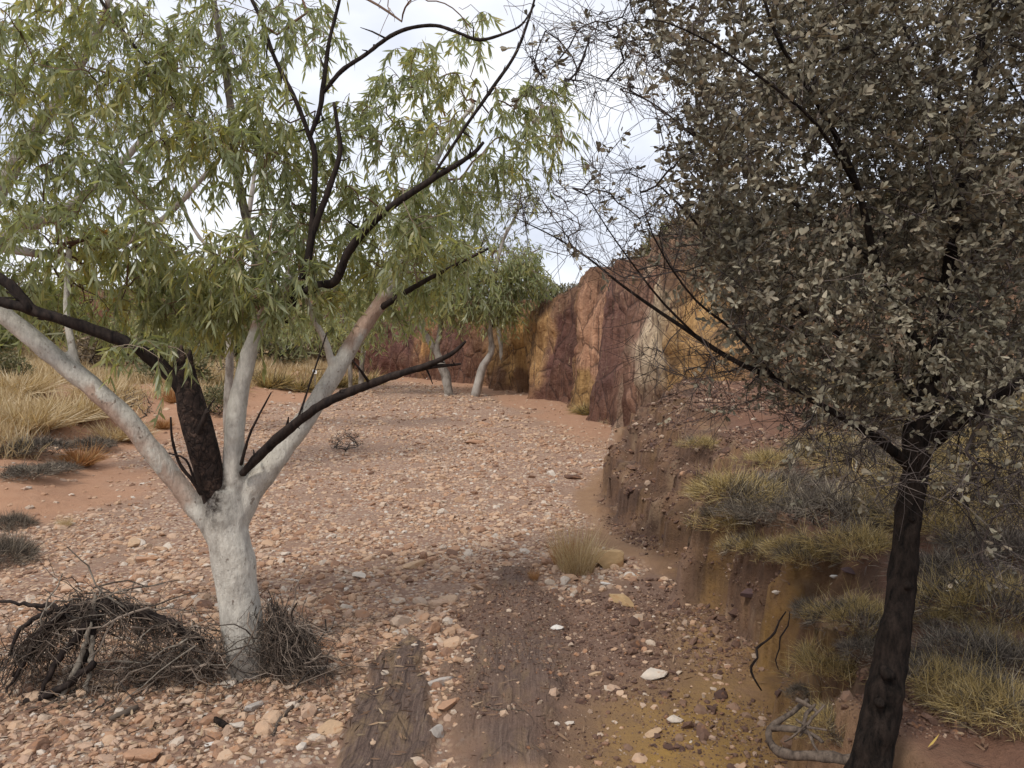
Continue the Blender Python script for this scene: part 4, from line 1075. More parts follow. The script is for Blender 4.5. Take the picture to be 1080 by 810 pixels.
back_gum('gum_tree', 'white stemmed gums sapling cluster at the far left end of the gravel', groundpt(378, 29),
         [[(380, foot(380, 29) + 3, 29, 9), (383, 370, 29, 8), (388, 340, 29, 6), (392, 300, 29, 4)], [(370, foot(370, 29) + 3, 29, 7), (368, 370, 29, 6), (362, 330, 29, 4)]],
         [(350, 345, 29, 26), (385, 345, 29, 26), (365, 320, 29, 28), (395, 315, 29, 26), (330, 335, 29, 26), (350, 300, 29, 26), (310, 345, 29, 20, 7)],
         211, 'gumleaf', (6, 9), (.18, .26), (.034, .05), 7, .9, (.4, .7), None, .005)

# ------------------------------------------------------------------ the dark tree on the bank
def foottree():
    q = P(905, 800, 2.45); return q
RT = [(912, 845, 2.45, 66), (918, 808, 2.45, 52), (926, 770, 2.45, 47), (932, 738, 2.45, 46), (939, 700, 2.46, 42), (947, 650, 2.47, 37), (953, 600, 2.5, 34), (957, 560, 2.52, 32), (962, 520, 2.55, 30), (966, 490, 2.56, 30), (968, 460, 2.58, 32), (976, 420, 2.6, 28), (990, 370, 2.65, 23), (1000, 300, 2.7, 20), (1012, 220, 2.75, 18), (1025, 140, 2.8, 16), (1035, 60, 2.85, 15), (1045, -40, 2.9, 12), (1050, -150, 2.9, 8)]
RL = [(962, 495, 2.55, 22), (935, 470, 2.5, 18), (905, 450, 2.5, 14), (870, 430, 2.5, 12), (820, 402, 2.55, 11), (765, 375, 2.6, 10), (720, 345, 2.65, 8), (690, 325, 2.7, 6.5), (655, 300, 2.75, 5), (620, 272, 2.8, 4), (585, 250, 2.85, 3), (540, 228, 2.9, 1.6)]
RL2 = [(735, 355, 2.63, 6), (700, 320, 2.62, 5), (672, 285, 2.6, 4), (640, 240, 2.6, 3), (615, 200, 2.6, 2)]
RL3 = [(820, 402, 2.55, 8), (775, 350, 2.5, 7), (735, 318, 2.45, 5.5), (700, 270, 2.4, 4), (680, 225, 2.4, 2.5), (672, 180, 2.4, 1.6)]
R3 = [(985, 400, 2.62, 20), (950, 330, 2.6, 16), (925, 280, 2.55, 14), (905, 200, 2.5, 12), (880, 140, 2.5, 10), (850, 90, 2.45, 8), (820, 40, 2.4, 6), (800, -20, 2.4, 5)]
RR = [(968, 478, 2.58, 26), (1000, 452, 2.5, 21), (1035, 427, 2.45, 18), (1085, 400, 2.4, 16), (1150, 370, 2.35, 12), (1250, 330, 2.3, 7)]
RR2 = [(1000, 310, 2.7, 15), (1040, 250, 2.7, 13), (1090, 200, 2.75, 10), (1160, 130, 2.8, 6)]
RM = [(973, 430, 2.6, 15), (935, 390, 2.75, 13), (880, 350, 2.85, 11), (820, 310, 2.95, 9), (765, 270, 3.05, 7), (730, 230, 3.1, 5), (690, 190, 3.1, 3)]
RM2 = [(925, 280, 2.55, 11), (860, 230, 2.7, 9), (800, 190, 2.8, 7), (740, 150, 2.9, 5), (690, 110, 2.95, 3.5), (640, 85, 3, 2.2), (585, 70, 3.0, 1.4)]
RM3 = [(905, 200, 2.5, 9), (860, 130, 2.3, 7), (800, 80, 2.25, 5.5), (740, 40, 2.2, 4), (680, 20, 2.2, 2.5), (620, 40, 2.2, 1.4)]
RU = [(1020, 170, 2.78, 11), (985, 90, 2.9, 9), (950, 20, 3, 7), (920, -60, 3.1, 5)]
rb = P(918, 808, 2.45); rb[2] = TZ(rb[0], rb[1])
mul = thing('dark_tree', 'dark barked tree with small grey brown leaves leaning on the right hand bank', 'tree', rb)
geo = Geo()
p_, r_ = skel(RT, .03)
p_[0][2] = min(p_[0][2], rb[2] - .05)
for i, s_ in enumerate((RT, RL, R3, RR, RM)):
    p_, r_ = skel(s_, .03)
    if i == 0:
        p_ = np.vstack([p_[0] - np.array([.02, 0, .25]), p_]); r_ = np.r_[r_[0] * 1.1, r_]
        tube(geo, p_, r_ * .84, 18, 0, True, .2, seed=71)
    else: tube(geo, p_, r_ * ((.9, .56, .58, .8, .55)[i]), 9, 0, True, .12, seed=71 + i)
# knots on the trunk
for a, b, d, w in ((938, 712, 2.395, 12), (957, 618, 2.455, 10), (929, 742, 2.40, 10), (962, 548, 2.49, 8)):
    c = P(a, b, d); q = px_to_m(w, d)
    tube(geo, [c + np.array([0, .06, 0]), c, c + np.array([-.004, -.012, .003])], [q * .5, q * .55, q * .3], 8, 0, True, .2, seed=a)
link('trunk', geo.mesh('trunk', [M['darkbark']], True, rb), mul)
for i, s_ in enumerate((RL2, RL3, RR2, RM2, RM3, RU)):
    part_tube('branch', [[(a_, b_, c_, w_ * .48) for a_, b_, c_, w_ in s_]], M['darkbark'], mul, rb, 6, .08, .05, seed=81 + i)
gr = Grower(260000)
gr.add_line(skel(RT, .06)[0][22:])
for s_ in (RL, RL2, RL3, R3, RR, RR2, RM, RM2, RM3, RU):
    gr.add_line(skel(s_, .06)[0][3:])
r = np.random.default_rng(303)
def in_poly(px, py, poly):
    return poly_in(np.array([px], float), np.array([py], float), poly)[0] > 0
LEAFY = [(650, -90), (668, 25), (690, 60), (722, 105), (705, 150), (735, 215), (742, 285), (775, 345), (800, 395), (850, 430), (930, 452), (1010, 445), (1150, 470), (1190, -90)]
leaft, baret = [], []; NLEAFT = 4500
aa, bb_, dd_ = r.uniform(650, 1190, 16000), r.uniform(-90, 470, 16000), r.uniform(2.25, 4.0, 16000)
okk = (poly_in(aa, bb_, LEAFY) > 0)
okk &= ~((fbm(aa / 60., bb_ / 60., dd_ * 3, seed=91, octv=3) < -.1) & (r.uniform(size=16000) < .85)) & ~((aa < 735) & (r.uniform(size=16000) < .3))
for i in np.where(okk)[0][:NLEAFT]:
    leaft.append(P(aa[i], bb_[i], dd_[i]))
for poly, n, dr in (([(552, 40), (640, 10), (720, 40), (735, 150), (640, 112), (560, 92)], 130, (2.1, 3.1)), ([(530, 215), (600, 165), (650, 150), (735, 215), (735, 330), (660, 300), (590, 275)], 170, (2.4, 3.1)),
                    ([(650, 350), (760, 350), (870, 440), (860, 475), (760, 440), (700, 420)], 80, (2.4, 2.9)), ([(820, 430), (1085, 440), (1090, 560), (990, 540), (870, 500)], 230, (2.2, 3.0)), ([(1000, 500), (1090, 480), (1090, 640), (1010, 600)], 70, (2.2, 2.7))):
    q = np.array(poly); a_, b_ = r.uniform(q[:, 0].min(), q[:, 0].max(), n * 5), r.uniform(q[:, 1].min(), q[:, 1].max(), n * 5)
    for i in np.where(poly_in(a_, b_, poly) > 0)[0][:n]: baret.append(P(a_[i], b_[i], r.uniform(*dr)))
allt = np.array(leaft + baret); isl = np.array([1] * len(leaft) + [0] * len(baret))
d0 = np.array([np.min(np.linalg.norm(gr.p[:gr.n] - q, axis=1)) for q in allt])
ends = []
for i in np.argsort(d0):
    e = gr.connect(allt[i], r, .055, .22, .03); ends.append((e, isl[i]))
geo = Geo()
gr.tubes(geo, .0011, .47, .009, 1)
bs, ds = [], []
tw = Geo()
for e, lf in ends:
    i = e; depth = 0
    pa = gr.par[e]
    tdir = norm(gr.p[e] - gr.p[pa]) if pa >= 0 else np.array([0, 0, 1.])
    # fine side twigs
    for _ in range(3 if lf else 4):
        a = gr.p[pa] if pa >= 0 and r.uniform() < .6 else gr.p[e]
        dq = norm(tdir * .8 + r.normal(0, .6, 3)); L_ = r.uniform(.05, .14) if lf else r.uniform(.06, .2)
        tube(geo, [a, a + dq * L_ * .5 + r.normal(0, .008, 3), a + dq * L_], [.0011, .0009, .0006], 3, 1, False)
        if lf or r.uniform() < .06:
            tipq = a + dq * L_
            for _k in range(r.integers(6, 12)):
                bs.append(tipq - dq * L_ * r.uniform(0, 1) ** 1.8 * .6); ds.append(dq * .8 + r.normal(0, .5, 3) + np.array([0, 0, .2]))
bs, ds = np.array(bs), np.array(ds)
leaves(geo, bs, ds, r.uniform(.016, .033, len(bs)), r.uniform(.008, .015, len(bs)), .15, 0, 'obovate')
link('crown', geo.mesh('crown', [M['mulga_leaf'], M['twig_dark']], False, rb), mul)

# ------------------------------------------------------------------ shrubs
def make_shrub(name, mat, n_tip, leaf, width, seed, twigm='twig_dry', nl=(5, 9), lean=.0, bare=0.0):
    r = np.random.default_rng(seed)
    gr = Grower(20000); g_ = Geo()
    gr.add_line([np.array([0, 0, -.05])])
    tips = []
    for _ in range(n_tip):
        q = r.normal(size=3); q /= np.linalg.norm(q); q[2] = abs(q[2]); q *= r.uniform(.35, 1) ** .6
        tips.append(q * np.array([.5, .5, .75]) + np.array([0, 0, .12]))
    tips = np.array(tips)
    for i in np.argsort(np.linalg.norm(tips, axis=1)):
        gr.connect(tips[i], r, .08, .2, .1)
    gr.tubes(g_, .004, .42, .02, 0)
    stem = g_.mesh('stem', [M[twigm]], False)
    g2 = Geo()
    keep = tips[r.uniform(size=len(tips)) >= bare]
    k = r.integers(*nl, len(keep)); own = np.repeat(np.arange(len(keep)), k)
    if len(own):
        leaves(g2, keep[own] + r.normal(0, .05, (len(own), 3)), keep[own] + r.normal(0, .5, (len(own), 3)), r.uniform(leaf * .6, leaf, len(own)), r.uniform(width * .7, width, len(own)), .1)
        return stem, g2.mesh('foliage', [M[mat]], False)
    return stem, None
def shrub_thing(name, meshes, loc, scale, rz, label, cat='shrub', group=None):
    t = thing(name, label, cat, loc, group)
    link('stem', meshes[0], t)
    if meshes[1]: link('foliage', meshes[1], t)
    t.scale = scale; t.rotation_euler = (0, 0, rz)
    return t
SH = {'olive': make_shrub('shrub', 'shrub_leaf', 260, .12, .035, 401), 'brown': make_shrub('shrub', 'brown_leaf', 260, .11, .035, 402), 'gum': make_shrub('shrub', 'gumleaf_pale', 300, .14, .035, 403), 'small': make_shrub('shrub', 'deadgrass', 420, .05, .012, 405, 'twig_dark', (2, 4), bare=.5), 'bare': make_shrub('shrub', 'brown_leaf', 220, .06, .02, 404, 'twig_dry', (1, 3), bare=.7)}
r = np.random.default_rng(77)
# bushes along the rim of the cliff
rim = [(560, 30.5, 'olive', 1.7, 'grey green bush on the cliff rim above the ochre band'), (590, 27.2, 'olive', 1.5, 'olive bush on the cliff rim above the dark streak'), (612, 26, 'brown', 1.3, 'low brown bush on the cliff rim above the orange face'),
       (632, 24.5, 'olive', 1.3, 'yellowish bush on the cliff rim where it steps up'), (655, 21.5, 'brown', 1.3, 'brown bush high on the cliff rim behind the bare twigs'), (676, 19.5, 'brown', 1.5, 'rusty bush on the cliff rim left of the dark tree'), (700, 17.5, 'brown', 1.7, 'tan bush on the highest part of the visible rim'),
       (722, 16.5, 'olive', 1.8, 'big olive bush on the rim touching the dark tree crown'), (748, 15.5, 'brown', 1.8, 'tan bush on the rim half behind the dark tree crown'), (780, 15, 'olive', 1.8, 'olive bush on the rim behind the dark tree crown'), (840, 14, 'brown', 1.8, 'brown bush on the rim seen through the dark tree crown'), (535, 33.5, 'olive', 1.6, 'far olive bush on the rim behind the tall thin gum')]
for a, d, kd, s_, lab in rim:
    dd = np.arange(11, 40, .1); xx = np.array([P(a, 380, v)[0] for v in dd])
    dcv = poly_dist(xx, dd, CLIFF)[0]; d = float(dd[np.argmax(dcv > 1.9)]) + r.uniform(0, .5)
    q = groundpt(a, d)
    shrub_thing('shrub', SH[kd], q, (s_ * 1.2, s_ * 1.2, s_ * r.uniform(.75, 1.0)), r.uniform(0, 6.28), lab, 'shrub', 'bushes along the cliff rim')
hr = np.random.default_rng(83)
for i in range(34):
    xx, yy = hr.uniform(3.0, 10.5), hr.uniform(11.0, 18.0)
    dcv, yv, _ = poly_dist(np.array([xx]), np.array([yy]), CLIFF)
    if not (.7 < dcv[0] < 5.5 and yv[0] < 17): continue
    hgt = TZ(xx, yy) if dcv[0] > 3.4 else min(max(dcv[0] - .4, 0) / 1.1 + 1.6, 4.0)
    s_ = hr.uniform(.9, 1.6)
    shrub_thing('shrub', SH[('brown', 'olive', 'brown', 'bare')[i % 4]], (xx, yy, hgt - .1), (s_ * 1.1, s_ * 1.1, s_ * .8), hr.uniform(0, 6.28), 'one of the dry brown and olive bushes crowding the hill behind the dark tree', 'shrub', 'bushes on the hill behind the dark tree')
left = [(20, 30, 'olive', 2.6, 'dark olive bush at the far left edge of the grass'), (60, 34, 'gum', 3.0, 'tall green bush behind the straw grass at left'), (110, 26, 'brown', 2.0, 'brownish bush behind the left white limb'), (150, 30, 'gum', 2.8, 'green bush seen left of the charred stump'),
        (185, 24, 'olive', 1.8, 'olive bush right behind the charred stump'), (215, 33, 'gum', 3.0, 'green bush between the stump and the middle limb'), (245, 27, 'bare', 1.6, 'leafless grey bush behind the middle limb'), (285, 34, 'olive', 2.4, 'olive bush right of the middle limb'), (320, 38, 'brown', 2.6, 'rust brown bush near the white marker'), (350, 41, 'olive', 2.6, 'olive bush at the cliff foot beyond the marker'),
        (-40, 26, 'gum', 3.0, 'green bush off the left end of the grass'), (5, 20, 'olive', 1.0, 'low grey green bush on the straw grass at left'), (135, 17, 'bare', 1.0, 'leafless dark bush behind the left white limb'), (228, 20, 'olive', .9, 'low olive bush beside the red path')]
for a, d, kd, s_, lab in left:
    q = groundpt(a, d)
    shrub_thing('shrub', SH[kd], q, (s_ * 1.15, s_ * 1.15, s_ * r.uniform(.8, 1.0)), r.uniform(0, 6.28), lab, 'shrub', 'bushes behind the grass flat')
q = G(365, 477); shrub_thing('shrub', SH['small'], q, (.75, .7, .5), .4, 'small leafless grey shrub alone on the gravel right of the gum')
q = G(640, 428); 

# ------------------------------------------------------------------ tussocks
def make_tussock(n, h, spread, wid, droop, mat, seed, flat=1.0, basal=.16):
    r = np.random.default_rng(seed); g_ = Geo()
    a = r.uniform(0, 6.283, n); rr = np.sqrt(r.uniform(size=n)) * basal
    base = np.stack([np.cos(a) * rr, np.sin(a) * rr, np.full(n, -.02)], 1)
    el = np.arccos(r.uniform(0, 1, n)) * spread
    aa = a + r.normal(0, 1.1, n)
    d = np.stack([np.sin(el) * np.cos(aa), np.sin(el) * np.sin(aa), np.cos(el) * flat], 1)
    blades(g_, base, d, r.uniform(.25, 1, n) * h, r.uniform(.6, 1.2, n) * wid, r.uniform(0, 1, n) * droop)
    return g_.mesh('tussock', [M[mat]], False)
def make_mound(n, mat, seed, hgt=.15, ln=(.05, .18), wid=.004, rough=.75, gap=-.45):
    r = np.random.default_rng(seed); g_ = Geo()
    a = r.uniform(0, 6.283, n); u = r.uniform(0, 1, n) ** .6
    lump = 1 + .28 * fbm(np.cos(a) * 1.3 + seed, np.sin(a) * 1.3, u * 2, octv=3, seed=seed)
    R = .36 * lump
    base = np.stack([np.cos(a) * u * R, np.sin(a) * u * R, hgt * np.sqrt(np.maximum(0, 1 - u * u)) * lump - .03], 1)
    ok = fbm(base[:, 0] * 9, base[:, 1] * 9, seed=seed + 3, octv=2) > gap
    base, a, u = base[ok], a[ok], u[ok]; n = len(a)
    d = np.stack([np.cos(a) * u, np.sin(a) * u, np.sqrt(np.maximum(0, 1 - u * u)) * .8 + .25], 1) + r.normal(0, rough, (n, 3)); d[:, 2] = np.abs(d[:, 2])
    old = (fbm(base[:, 0] * 5, base[:, 1] * 5, seed=seed + 5, octv=2) + r.normal(0, .2, n)) > .45
    for sel, mi in ((~old, 0), (old, 1)):
        q = int(sel.sum()); blades(g_, base[sel], d[sel], r.uniform(*ln, q), r.uniform(.6, 1.2, q) * wid, r.uniform(0, .35, q), mi)
    # long seed stalks and the grey dead inner part
    k = n // 40
    blades(g_, base[:k], np.stack([r.normal(0, .4, k), r.normal(0, .4, k), np.ones(k)], 1), r.uniform(.2, .4, k), np.full(k, wid * .7), r.uniform(.05, .3, k), 0)
    return g_.mesh('tussock', [M[mat], M['deadgrass']], False)
TU = {'spin': make_mound(4200, 'spinifex', 501), 'spin_b': make_mound(3600, 'spinifex', 502, .12, (.06, .2), .004, .85, -.2), 'dead': make_mound(3600, 'deadgrass', 503, .12, (.06, .22), .004, 1.1, -.3),
      'straw': make_tussock(800, .78, .5, .0062, .4, 'straw', 504, basal=.28), 'rust': make_tussock(560, .78, .5, .006, .35, 'rustgrass', 505, basal=.24), 'far': make_tussock(900, .5, 1.0, .014, .15, 'spinifex', 506, basal=.2), 'farstraw': make_tussock(900, .5, .8, .012, .3, 'straw', 507, basal=.25), 'farrust': make_tussock(700, .5, .8, .012, .2, 'rustgrass', 508, basal=.15), 'fardead': make_mound(3000, 'deadgrass', 509, .13, (.06, .2), .007, 1.1)}
def tussock(px, py, w, kind, label, tall=1.0, name='grass_tussock', group=None, rz=None):
    q = G(px, py); s_ = px_to_m(w, q[1]) / (.60 if name == 'spinifex_hummock' else .85)
    o = link(name, TU[kind], None, q)
    o.scale = (s_, s_, s_ * tall); o.rotation_euler = (0, 0, r.uniform(0, 6.28) if rz is None else rz)
    return tag(o, label, 'tussock', group)
TS = [
    (608, 602, 56, 'straw', 'tall straw coloured grass tuft beside the jagged ochre rock', 1.7), (596, 596, 40, 'rust', 'rusty red half of the grass tuft by the ochre rock', 1.7), (563, 612, 16, 'rust', 'little rust coloured tuft at the head of the dark rock ledge', 1.4), (636, 590, 26, 'straw', 'small straw tuft growing between the ochre rocks', 1.0),
    (68, 556, 18, 'straw', 'small straw tuft alone on the gravel at left', 1.1), (85, 492, 62, 'farrust', 'rust orange tussock at the edge of the red earth left', 1.0), (172, 452, 26, 'farrust', 'small rust orange tussock behind the charred stump', 1.3), (186, 425, 34, 'farrust', 'taller rust orange tussock right behind the charred stump', 1.6),
    (35, 476, 84, 'fardead', 'dark grey dead tussock lying at the left edge', .7), (95, 472, 54, 'fardead', 'grey brown dead tussock between straw and rust tussocks', .9), (28, 500, 74, 'fardead', 'pale grey flattened tussock below the dark dead one', .55), (60, 497, 50, 'fardead', 'small dark tussock beside the rust orange one at left', .8),
    (125, 462, 70, 'farstraw', 'golden straw tussock left of the white limb', .8), (30, 450, 110, 'farstraw', 'bright straw tussock at the left edge of the flat', .9), (80, 440, 100, 'farstraw', 'bright straw tussock left of the white limb', .9), (15, 415, 90, 'farstraw', 'pale straw tussock farther back at the left edge', .8), (110, 420, 70, 'farstraw', 'pale straw tussock behind the left white limb', .8),
    (2, 592, 84, 'dead', 'black dead clump cut by the left photo edge', 1.5), (14, 556, 50, 'dead', 'smaller black dead clump beside the left photo edge', 1.4),
    (285, 408, 60, 'far', 'green yellow hummock left of the white marker', .9), (318, 412, 56, 'far', 'green yellow hummock in front of the white marker', .9), (350, 408, 60, 'far', 'round green yellow hummock behind the right white limb', .9), (382, 406, 56, 'far', 'green yellow hummock right of the right white limb', .8), (232, 412, 60, 'far', 'green yellow hummock left of the middle limb', .8), (262, 398, 40, 'farstraw', 'straw hummock behind the middle limb', .9),
    (250, 385, 46, 'far', 'far hummock seen left of the middle limb top', .9), (300, 388, 50, 'farstraw', 'far straw hummock behind the green yellow row', .9), (208, 395, 50, 'farstraw', 'straw hummock right of the charred stump', .9),
    (622, 436, 46, 'far', 'yellow green tuft at the foot of the ochre cliff', .7), (655, 447, 40, 'farstraw', 'pale tuft between the cliff foot and the bank', .6), (362, 376, 40, 'farrust', 'far rusty tuft below the small gums', .8), (490, 398, 30, 'farrust', 'rusty tuft between the far gum trunks', .9),
]
for t_ in TS: tussock(*t_)
BS_ = [
    (782, 528, 90, 'spin', 'yellow hummock at the top end of the bank lip'), (770, 560, 70, 'spin_b', 'yellow hummock hanging on the bank lip'), (800, 592, 66, 'spin', 'yellow hummock below the dark dead mats on the bank'), (835, 520, 80, 'dead', 'dark dead mat upslope of the yellow hummock'), (800, 545, 72, 'dead', 'blackish dead mat between the yellow hummocks on the lip'),
    (870, 545, 110, 'dead', 'wide silvery dead mat left of the dark trunk'), (845, 590, 66, 'spin', 'yellow hummock under the silvery dead mat'), (905, 578, 90, 'spin_b', 'loose yellow hummock touching the dark trunk on its left'), (930, 545, 60, 'spin', 'yellow hummock just behind the dark trunk'), (880, 505, 40, 'spin', 'little straw hummock near the white bark strip'),
    (905, 660, 84, 'spin', 'tall yellow hummock left of the trunk at mid height'), (885, 715, 90, 'spin_b', 'yellow hummock left of the trunk near its foot'), (875, 770, 70, 'spin', 'yellow hummock above the twisted grey root'), (920, 690, 60, 'dead', 'dark dead tuft against the left of the trunk'), (862, 655, 50, 'dead', 'black dead tuft over the eroded hollow'),
    (1010, 560, 110, 'spin_b', 'yellow hummock right of the trunk, farthest up the bank'), (1060, 585, 100, 'dead', 'grey dead mat at the right photo edge'), (1000, 610, 90, 'dead', 'grey dead mat close to the right of the trunk'), (1035, 645, 120, 'spin', 'broad yellow hummock right of the trunk at mid height'), (1070, 690, 90, 'spin_b', 'yellow hummock cut by the right photo edge'),
    (1000, 660, 60, 'spin_b', 'small yellow hummock tight to the right of the trunk'), (1040, 700, 100, 'dead', 'grey dead mat between two yellow hummocks at right'), (1000, 730, 100, 'spin', 'bright yellow hummock right of the trunk foot'), (1060, 755, 110, 'spin', 'nearest yellow hummock at the lower right corner'), (965, 700, 44, 'dead', 'dark tuft behind the foot of the trunk'),
    (960, 520, 80, 'spin', 'yellow hummock behind the trunk at fork height'), (1050, 520, 100, 'spin', 'far yellow hummock in the shade at right'), (1080, 545, 80, 'spin_b', 'far hummock in the shade beyond the right photo edge'), (740, 470, 40, 'spin_b', 'small tuft on top of the rounded bank end'), (815, 490, 60, 'spin_b', 'shaded hummock behind the dark mats'), (870, 480, 70, 'spin', 'shaded hummock under the low left bough'), (1010, 490, 80, 'spin_b', 'shaded hummock behind the right bough'),
    (850, 735, 36, 'dead', 'dead tuft clinging above the bare root'),
]
r = np.random.default_rng(919)
xs, ys = r.uniform(2.0, 9.0, 600), r.uniform(5.0, 10.2, 600)
t = terrain(xs, ys, True); ok = (t['t'] >= 1) & (t['dc'] < -.3) & (xs / ys < .72) & (xs > 1.0 + .28 * ys)
pl_ = []
for i in np.where(ok)[0]:
    if len(pl_) < 46 and all(math.hypot(xs[i] - a, ys[i] - b) > .42 for a, b in pl_):
        pl_.append((xs[i], ys[i]))
        o = link('spinifex_hummock', TU[('spin', 'spin_b', 'spin', 'dead')[len(pl_) % 4]], None, (xs[i], ys[i], t['z'][i]))
        s_ = r.uniform(.75, 1.3); o.scale = (s_, s_, s_ * .85); o.rotation_euler = (0, 0, r.uniform(0, 6.28))
        dead_ = len(pl_) % 4 == 3
        tag(o, ('one of the far grey dead mats' if dead_ else 'one of the far yellow hummocks') + ' crowding the shaded bank top under the cliff', 'tussock', 'far dead mats on the bank top' if dead_ else 'far hummocks on the bank top')
for t_ in BS_: tussock(*t_, tall=.9, name='spinifex_hummock', group='hummocks on the right bank')

# tall dry grass of the left flat: nobody could count it
r = np.random.default_rng(612)
xs = r.uniform(-30, -5, 220000); ys = 9 + 36 * r.uniform(0, 1, 220000) ** 1.4
t = terrain(xs, ys, True)
cl = fbm(xs * .55, ys * .55, seed=97, octv=3)
k = (t['dl'] > 1.8 + .8 * cl) & (cl > -.3) & (t['dc'] < -1.5) & (np.abs(xs / ys) < .78)
xs, ys, zs = xs[k], ys[k], t['z'][k]
geo = Geo()
n = len(xs)
blades(geo, np.stack([xs, ys, zs - .02], 1), np.stack([r.normal(0, .35, n), r.normal(0, .35, n), np.ones(n)], 1), r.uniform(.2, .6, n), .010 + .0006 * ys, r.uniform(0, .35, n))
tag(link('dry_grass', geo.mesh('dry_grass', [M['straw']], False)), 'dry straw coloured grass covering the flat left of the creek', 'grass', kind='stuff')

# leaf and bark litter under the trees
geo = Geo()
n = 5200
xs = np.concatenate([r.normal(-1.9, .9, n // 2), r.uniform(1.5, 4.5, n // 4), r.uniform(-4.2, -1.0, n // 4)]); ys = np.concatenate([r.normal(4.8, .6, n // 2), r.uniform(2.3, 6, n // 4), r.uniform(3.6, 6.5, n // 4)])
zs = tfast(xs, ys) + .012
n = len(xs)
leaves(geo, np.stack([xs, ys, zs], 1), np.stack([r.normal(size=n), r.normal(size=n), r.normal(0, .25, n)], 1), r.uniform(.03, .09, n), r.uniform(.006, .014, n), .3, 0)
tag(link('leaf_litter', geo.mesh('leaf_litter', [M['litter']], False)), 'fallen dry leaves and bark flakes under the trees', 'litter', kind='stuff')

# ------------------------------------------------------------------ flood debris, sticks, roots
def wiggle(a, b, r, k=7, amp=.08, sag=0.0):
    t = np.linspace(0, 1, k)[:, None]; L = np.linalg.norm(b - a)
    w = np.cumsum(r.normal(0, 1, (k, 3)), axis=0); w = w - w[0] - t * (w[-1] - w[0])
    p = a * (1 - t) + b * t + w * amp * L / k ** .5 + np.array([0, 0, -1]) * sag * L * np.sin(t * math.pi)
    zmin = tfast(p[:, 0], p[:, 1]) + .004
    p[:, 2] = np.maximum(p[:, 2], zmin)
    return p
def photo_line(spec):
    return skel(spec, .03)
def debris_heap(label, path, n, spread, seed, ln=(.12, .42), down=.5, along=.6, mat='twig_dry', rad=(.0016, .0042), roots=(), pale=()):
    r = np.random.default_rng(seed)
    pts = np.array([P(*q[:3]) for q in path]); wid = np.array([q[3] for q in path])
    t0 = pts.mean(0); t0[2] = TZ(t0[0], t0[1])
    th = thing('flood_debris', label, 'debris', t0)
    g_ = Geo()
    for _ in range(n):
        f = r.uniform(0, len(pts) - 1.001); i = int(f); f -= i
        c = pts[i] * (1 - f) + pts[i + 1] * f; w = wid[i] * (1 - f) + wid[i + 1] * f
        a = c + r.normal(0, 1, 3) * spread * w
        d = norm((pts[i + 1] - pts[i]) * along * r.choice([-1, 1]) / np.linalg.norm(pts[i + 1] - pts[i]) + r.normal(0, .75, 3) + np.array([0, 0, -down]))
        p = wiggle(a, a + d * r.uniform(*ln), r, 6, .22, r.normal(.02, .06))
        R_ = r.uniform(*rad)
        tube(g_, p, np.linspace(R_, R_ * .45, 6), 3, 0, False)
    for _ in range(n // 14):
        f = r.uniform(0, len(pts) - 1.001); i = int(f); f -= i
        c = pts[i] * (1 - f) + pts[i + 1] * f + r.normal(0, .07, 3); d = norm(r.normal(0, 1, 3) * np.array([1, .7, .45]) + np.array([0, 0, -.2]))
        p = wiggle(c - d * .1, c + d * r.uniform(.15, .5), r, 6, .12, 0); R_ = r.uniform(.003, .0085)
        tube(g_, p, np.linspace(R_, R_ * .5, 6), 5, int(r.uniform() < .3), True, .2, seed=i)
    link('twigs', g_.mesh('twigs', [M[mat], M['deadwood']], False, t0), th)
    for s_ in roots:
        q, rr = photo_line(s_); g2 = Geo(); q = q + r.normal(0, .006, q.shape); tube(g2, q, rr, 7, 0, True, .2, seed=seed)
        link('root', g2.mesh('root', [M['burnt'] if s_ not in pale else M['deadwood']], True, t0), th)
    return th
PALE = [[(97, 655, 4.66, 2), (92, 672, 4.62, 5), (78, 710, 4.55, 7), (58, 745, 4.48, 7), (38, 776, 4.35, 5)], [(100, 625, 4.76, 2), (98, 645, 4.72, 5), (96, 690, 4.6, 6), (90, 735, 4.5, 5), (76, 785, 4.33, 3)]]
debris_heap('dark tangle of flood washed roots and twigs arching over the gravel at far left', [(215, 672, 4.8, .9), (160, 652, 4.8, 1.0), (112, 636, 4.78, 1.2), (75, 642, 4.75, 1.2), (45, 668, 4.65, 1.1), (15, 690, 4.6, .8)], 760, .035, 701, (.12, .5), 1.0, .7,
            roots=[[(215, 676, 4.8, 6), (165, 652, 4.8, 10), (112, 638, 4.78, 13), (72, 646, 4.72, 9), (40, 680, 4.62, 6), (12, 715, 4.55, 3)], [(105, 645, 4.7, 12), (85, 668, 4.65, 9), (60, 700, 4.58, 7), (35, 745, 4.45, 3)], [(100, 700, 4.55, 8), (60, 728, 4.5, 9), (10, 748, 4.42, 7), (-30, 765, 4.35, 5)], [(90, 640, 4.75, 10), (60, 640, 4.72, 6), (10, 635, 4.7, 3), (-15, 632, 4.7, 2)],
                   [(98, 650, 4.7, 11), (92, 690, 4.62, 8), (66, 725, 4.55, 5), (50, 760, 4.42, 3)], [(70, 645, 4.7, 8), (45, 665, 4.62, 6), (25, 700, 4.55, 4), (5, 730, 4.45, 2.5)], [(60, 640, 4.72, 7), (25, 660, 4.66, 5), (10, 690, 4.58, 3)]] + PALE, pale=PALE)
debris_heap('low mat of broken twigs caught on the gravel left of the trunk', [(240, 690, 4.85, 1.0), (205, 700, 4.7, 1.2), (160, 705, 4.65, 1.2), (115, 725, 4.55, 1.2), (70, 752, 4.5, 1.0)], 480, .06, 703, (.08, .32), .35, .5)
r = np.random.default_rng(705)
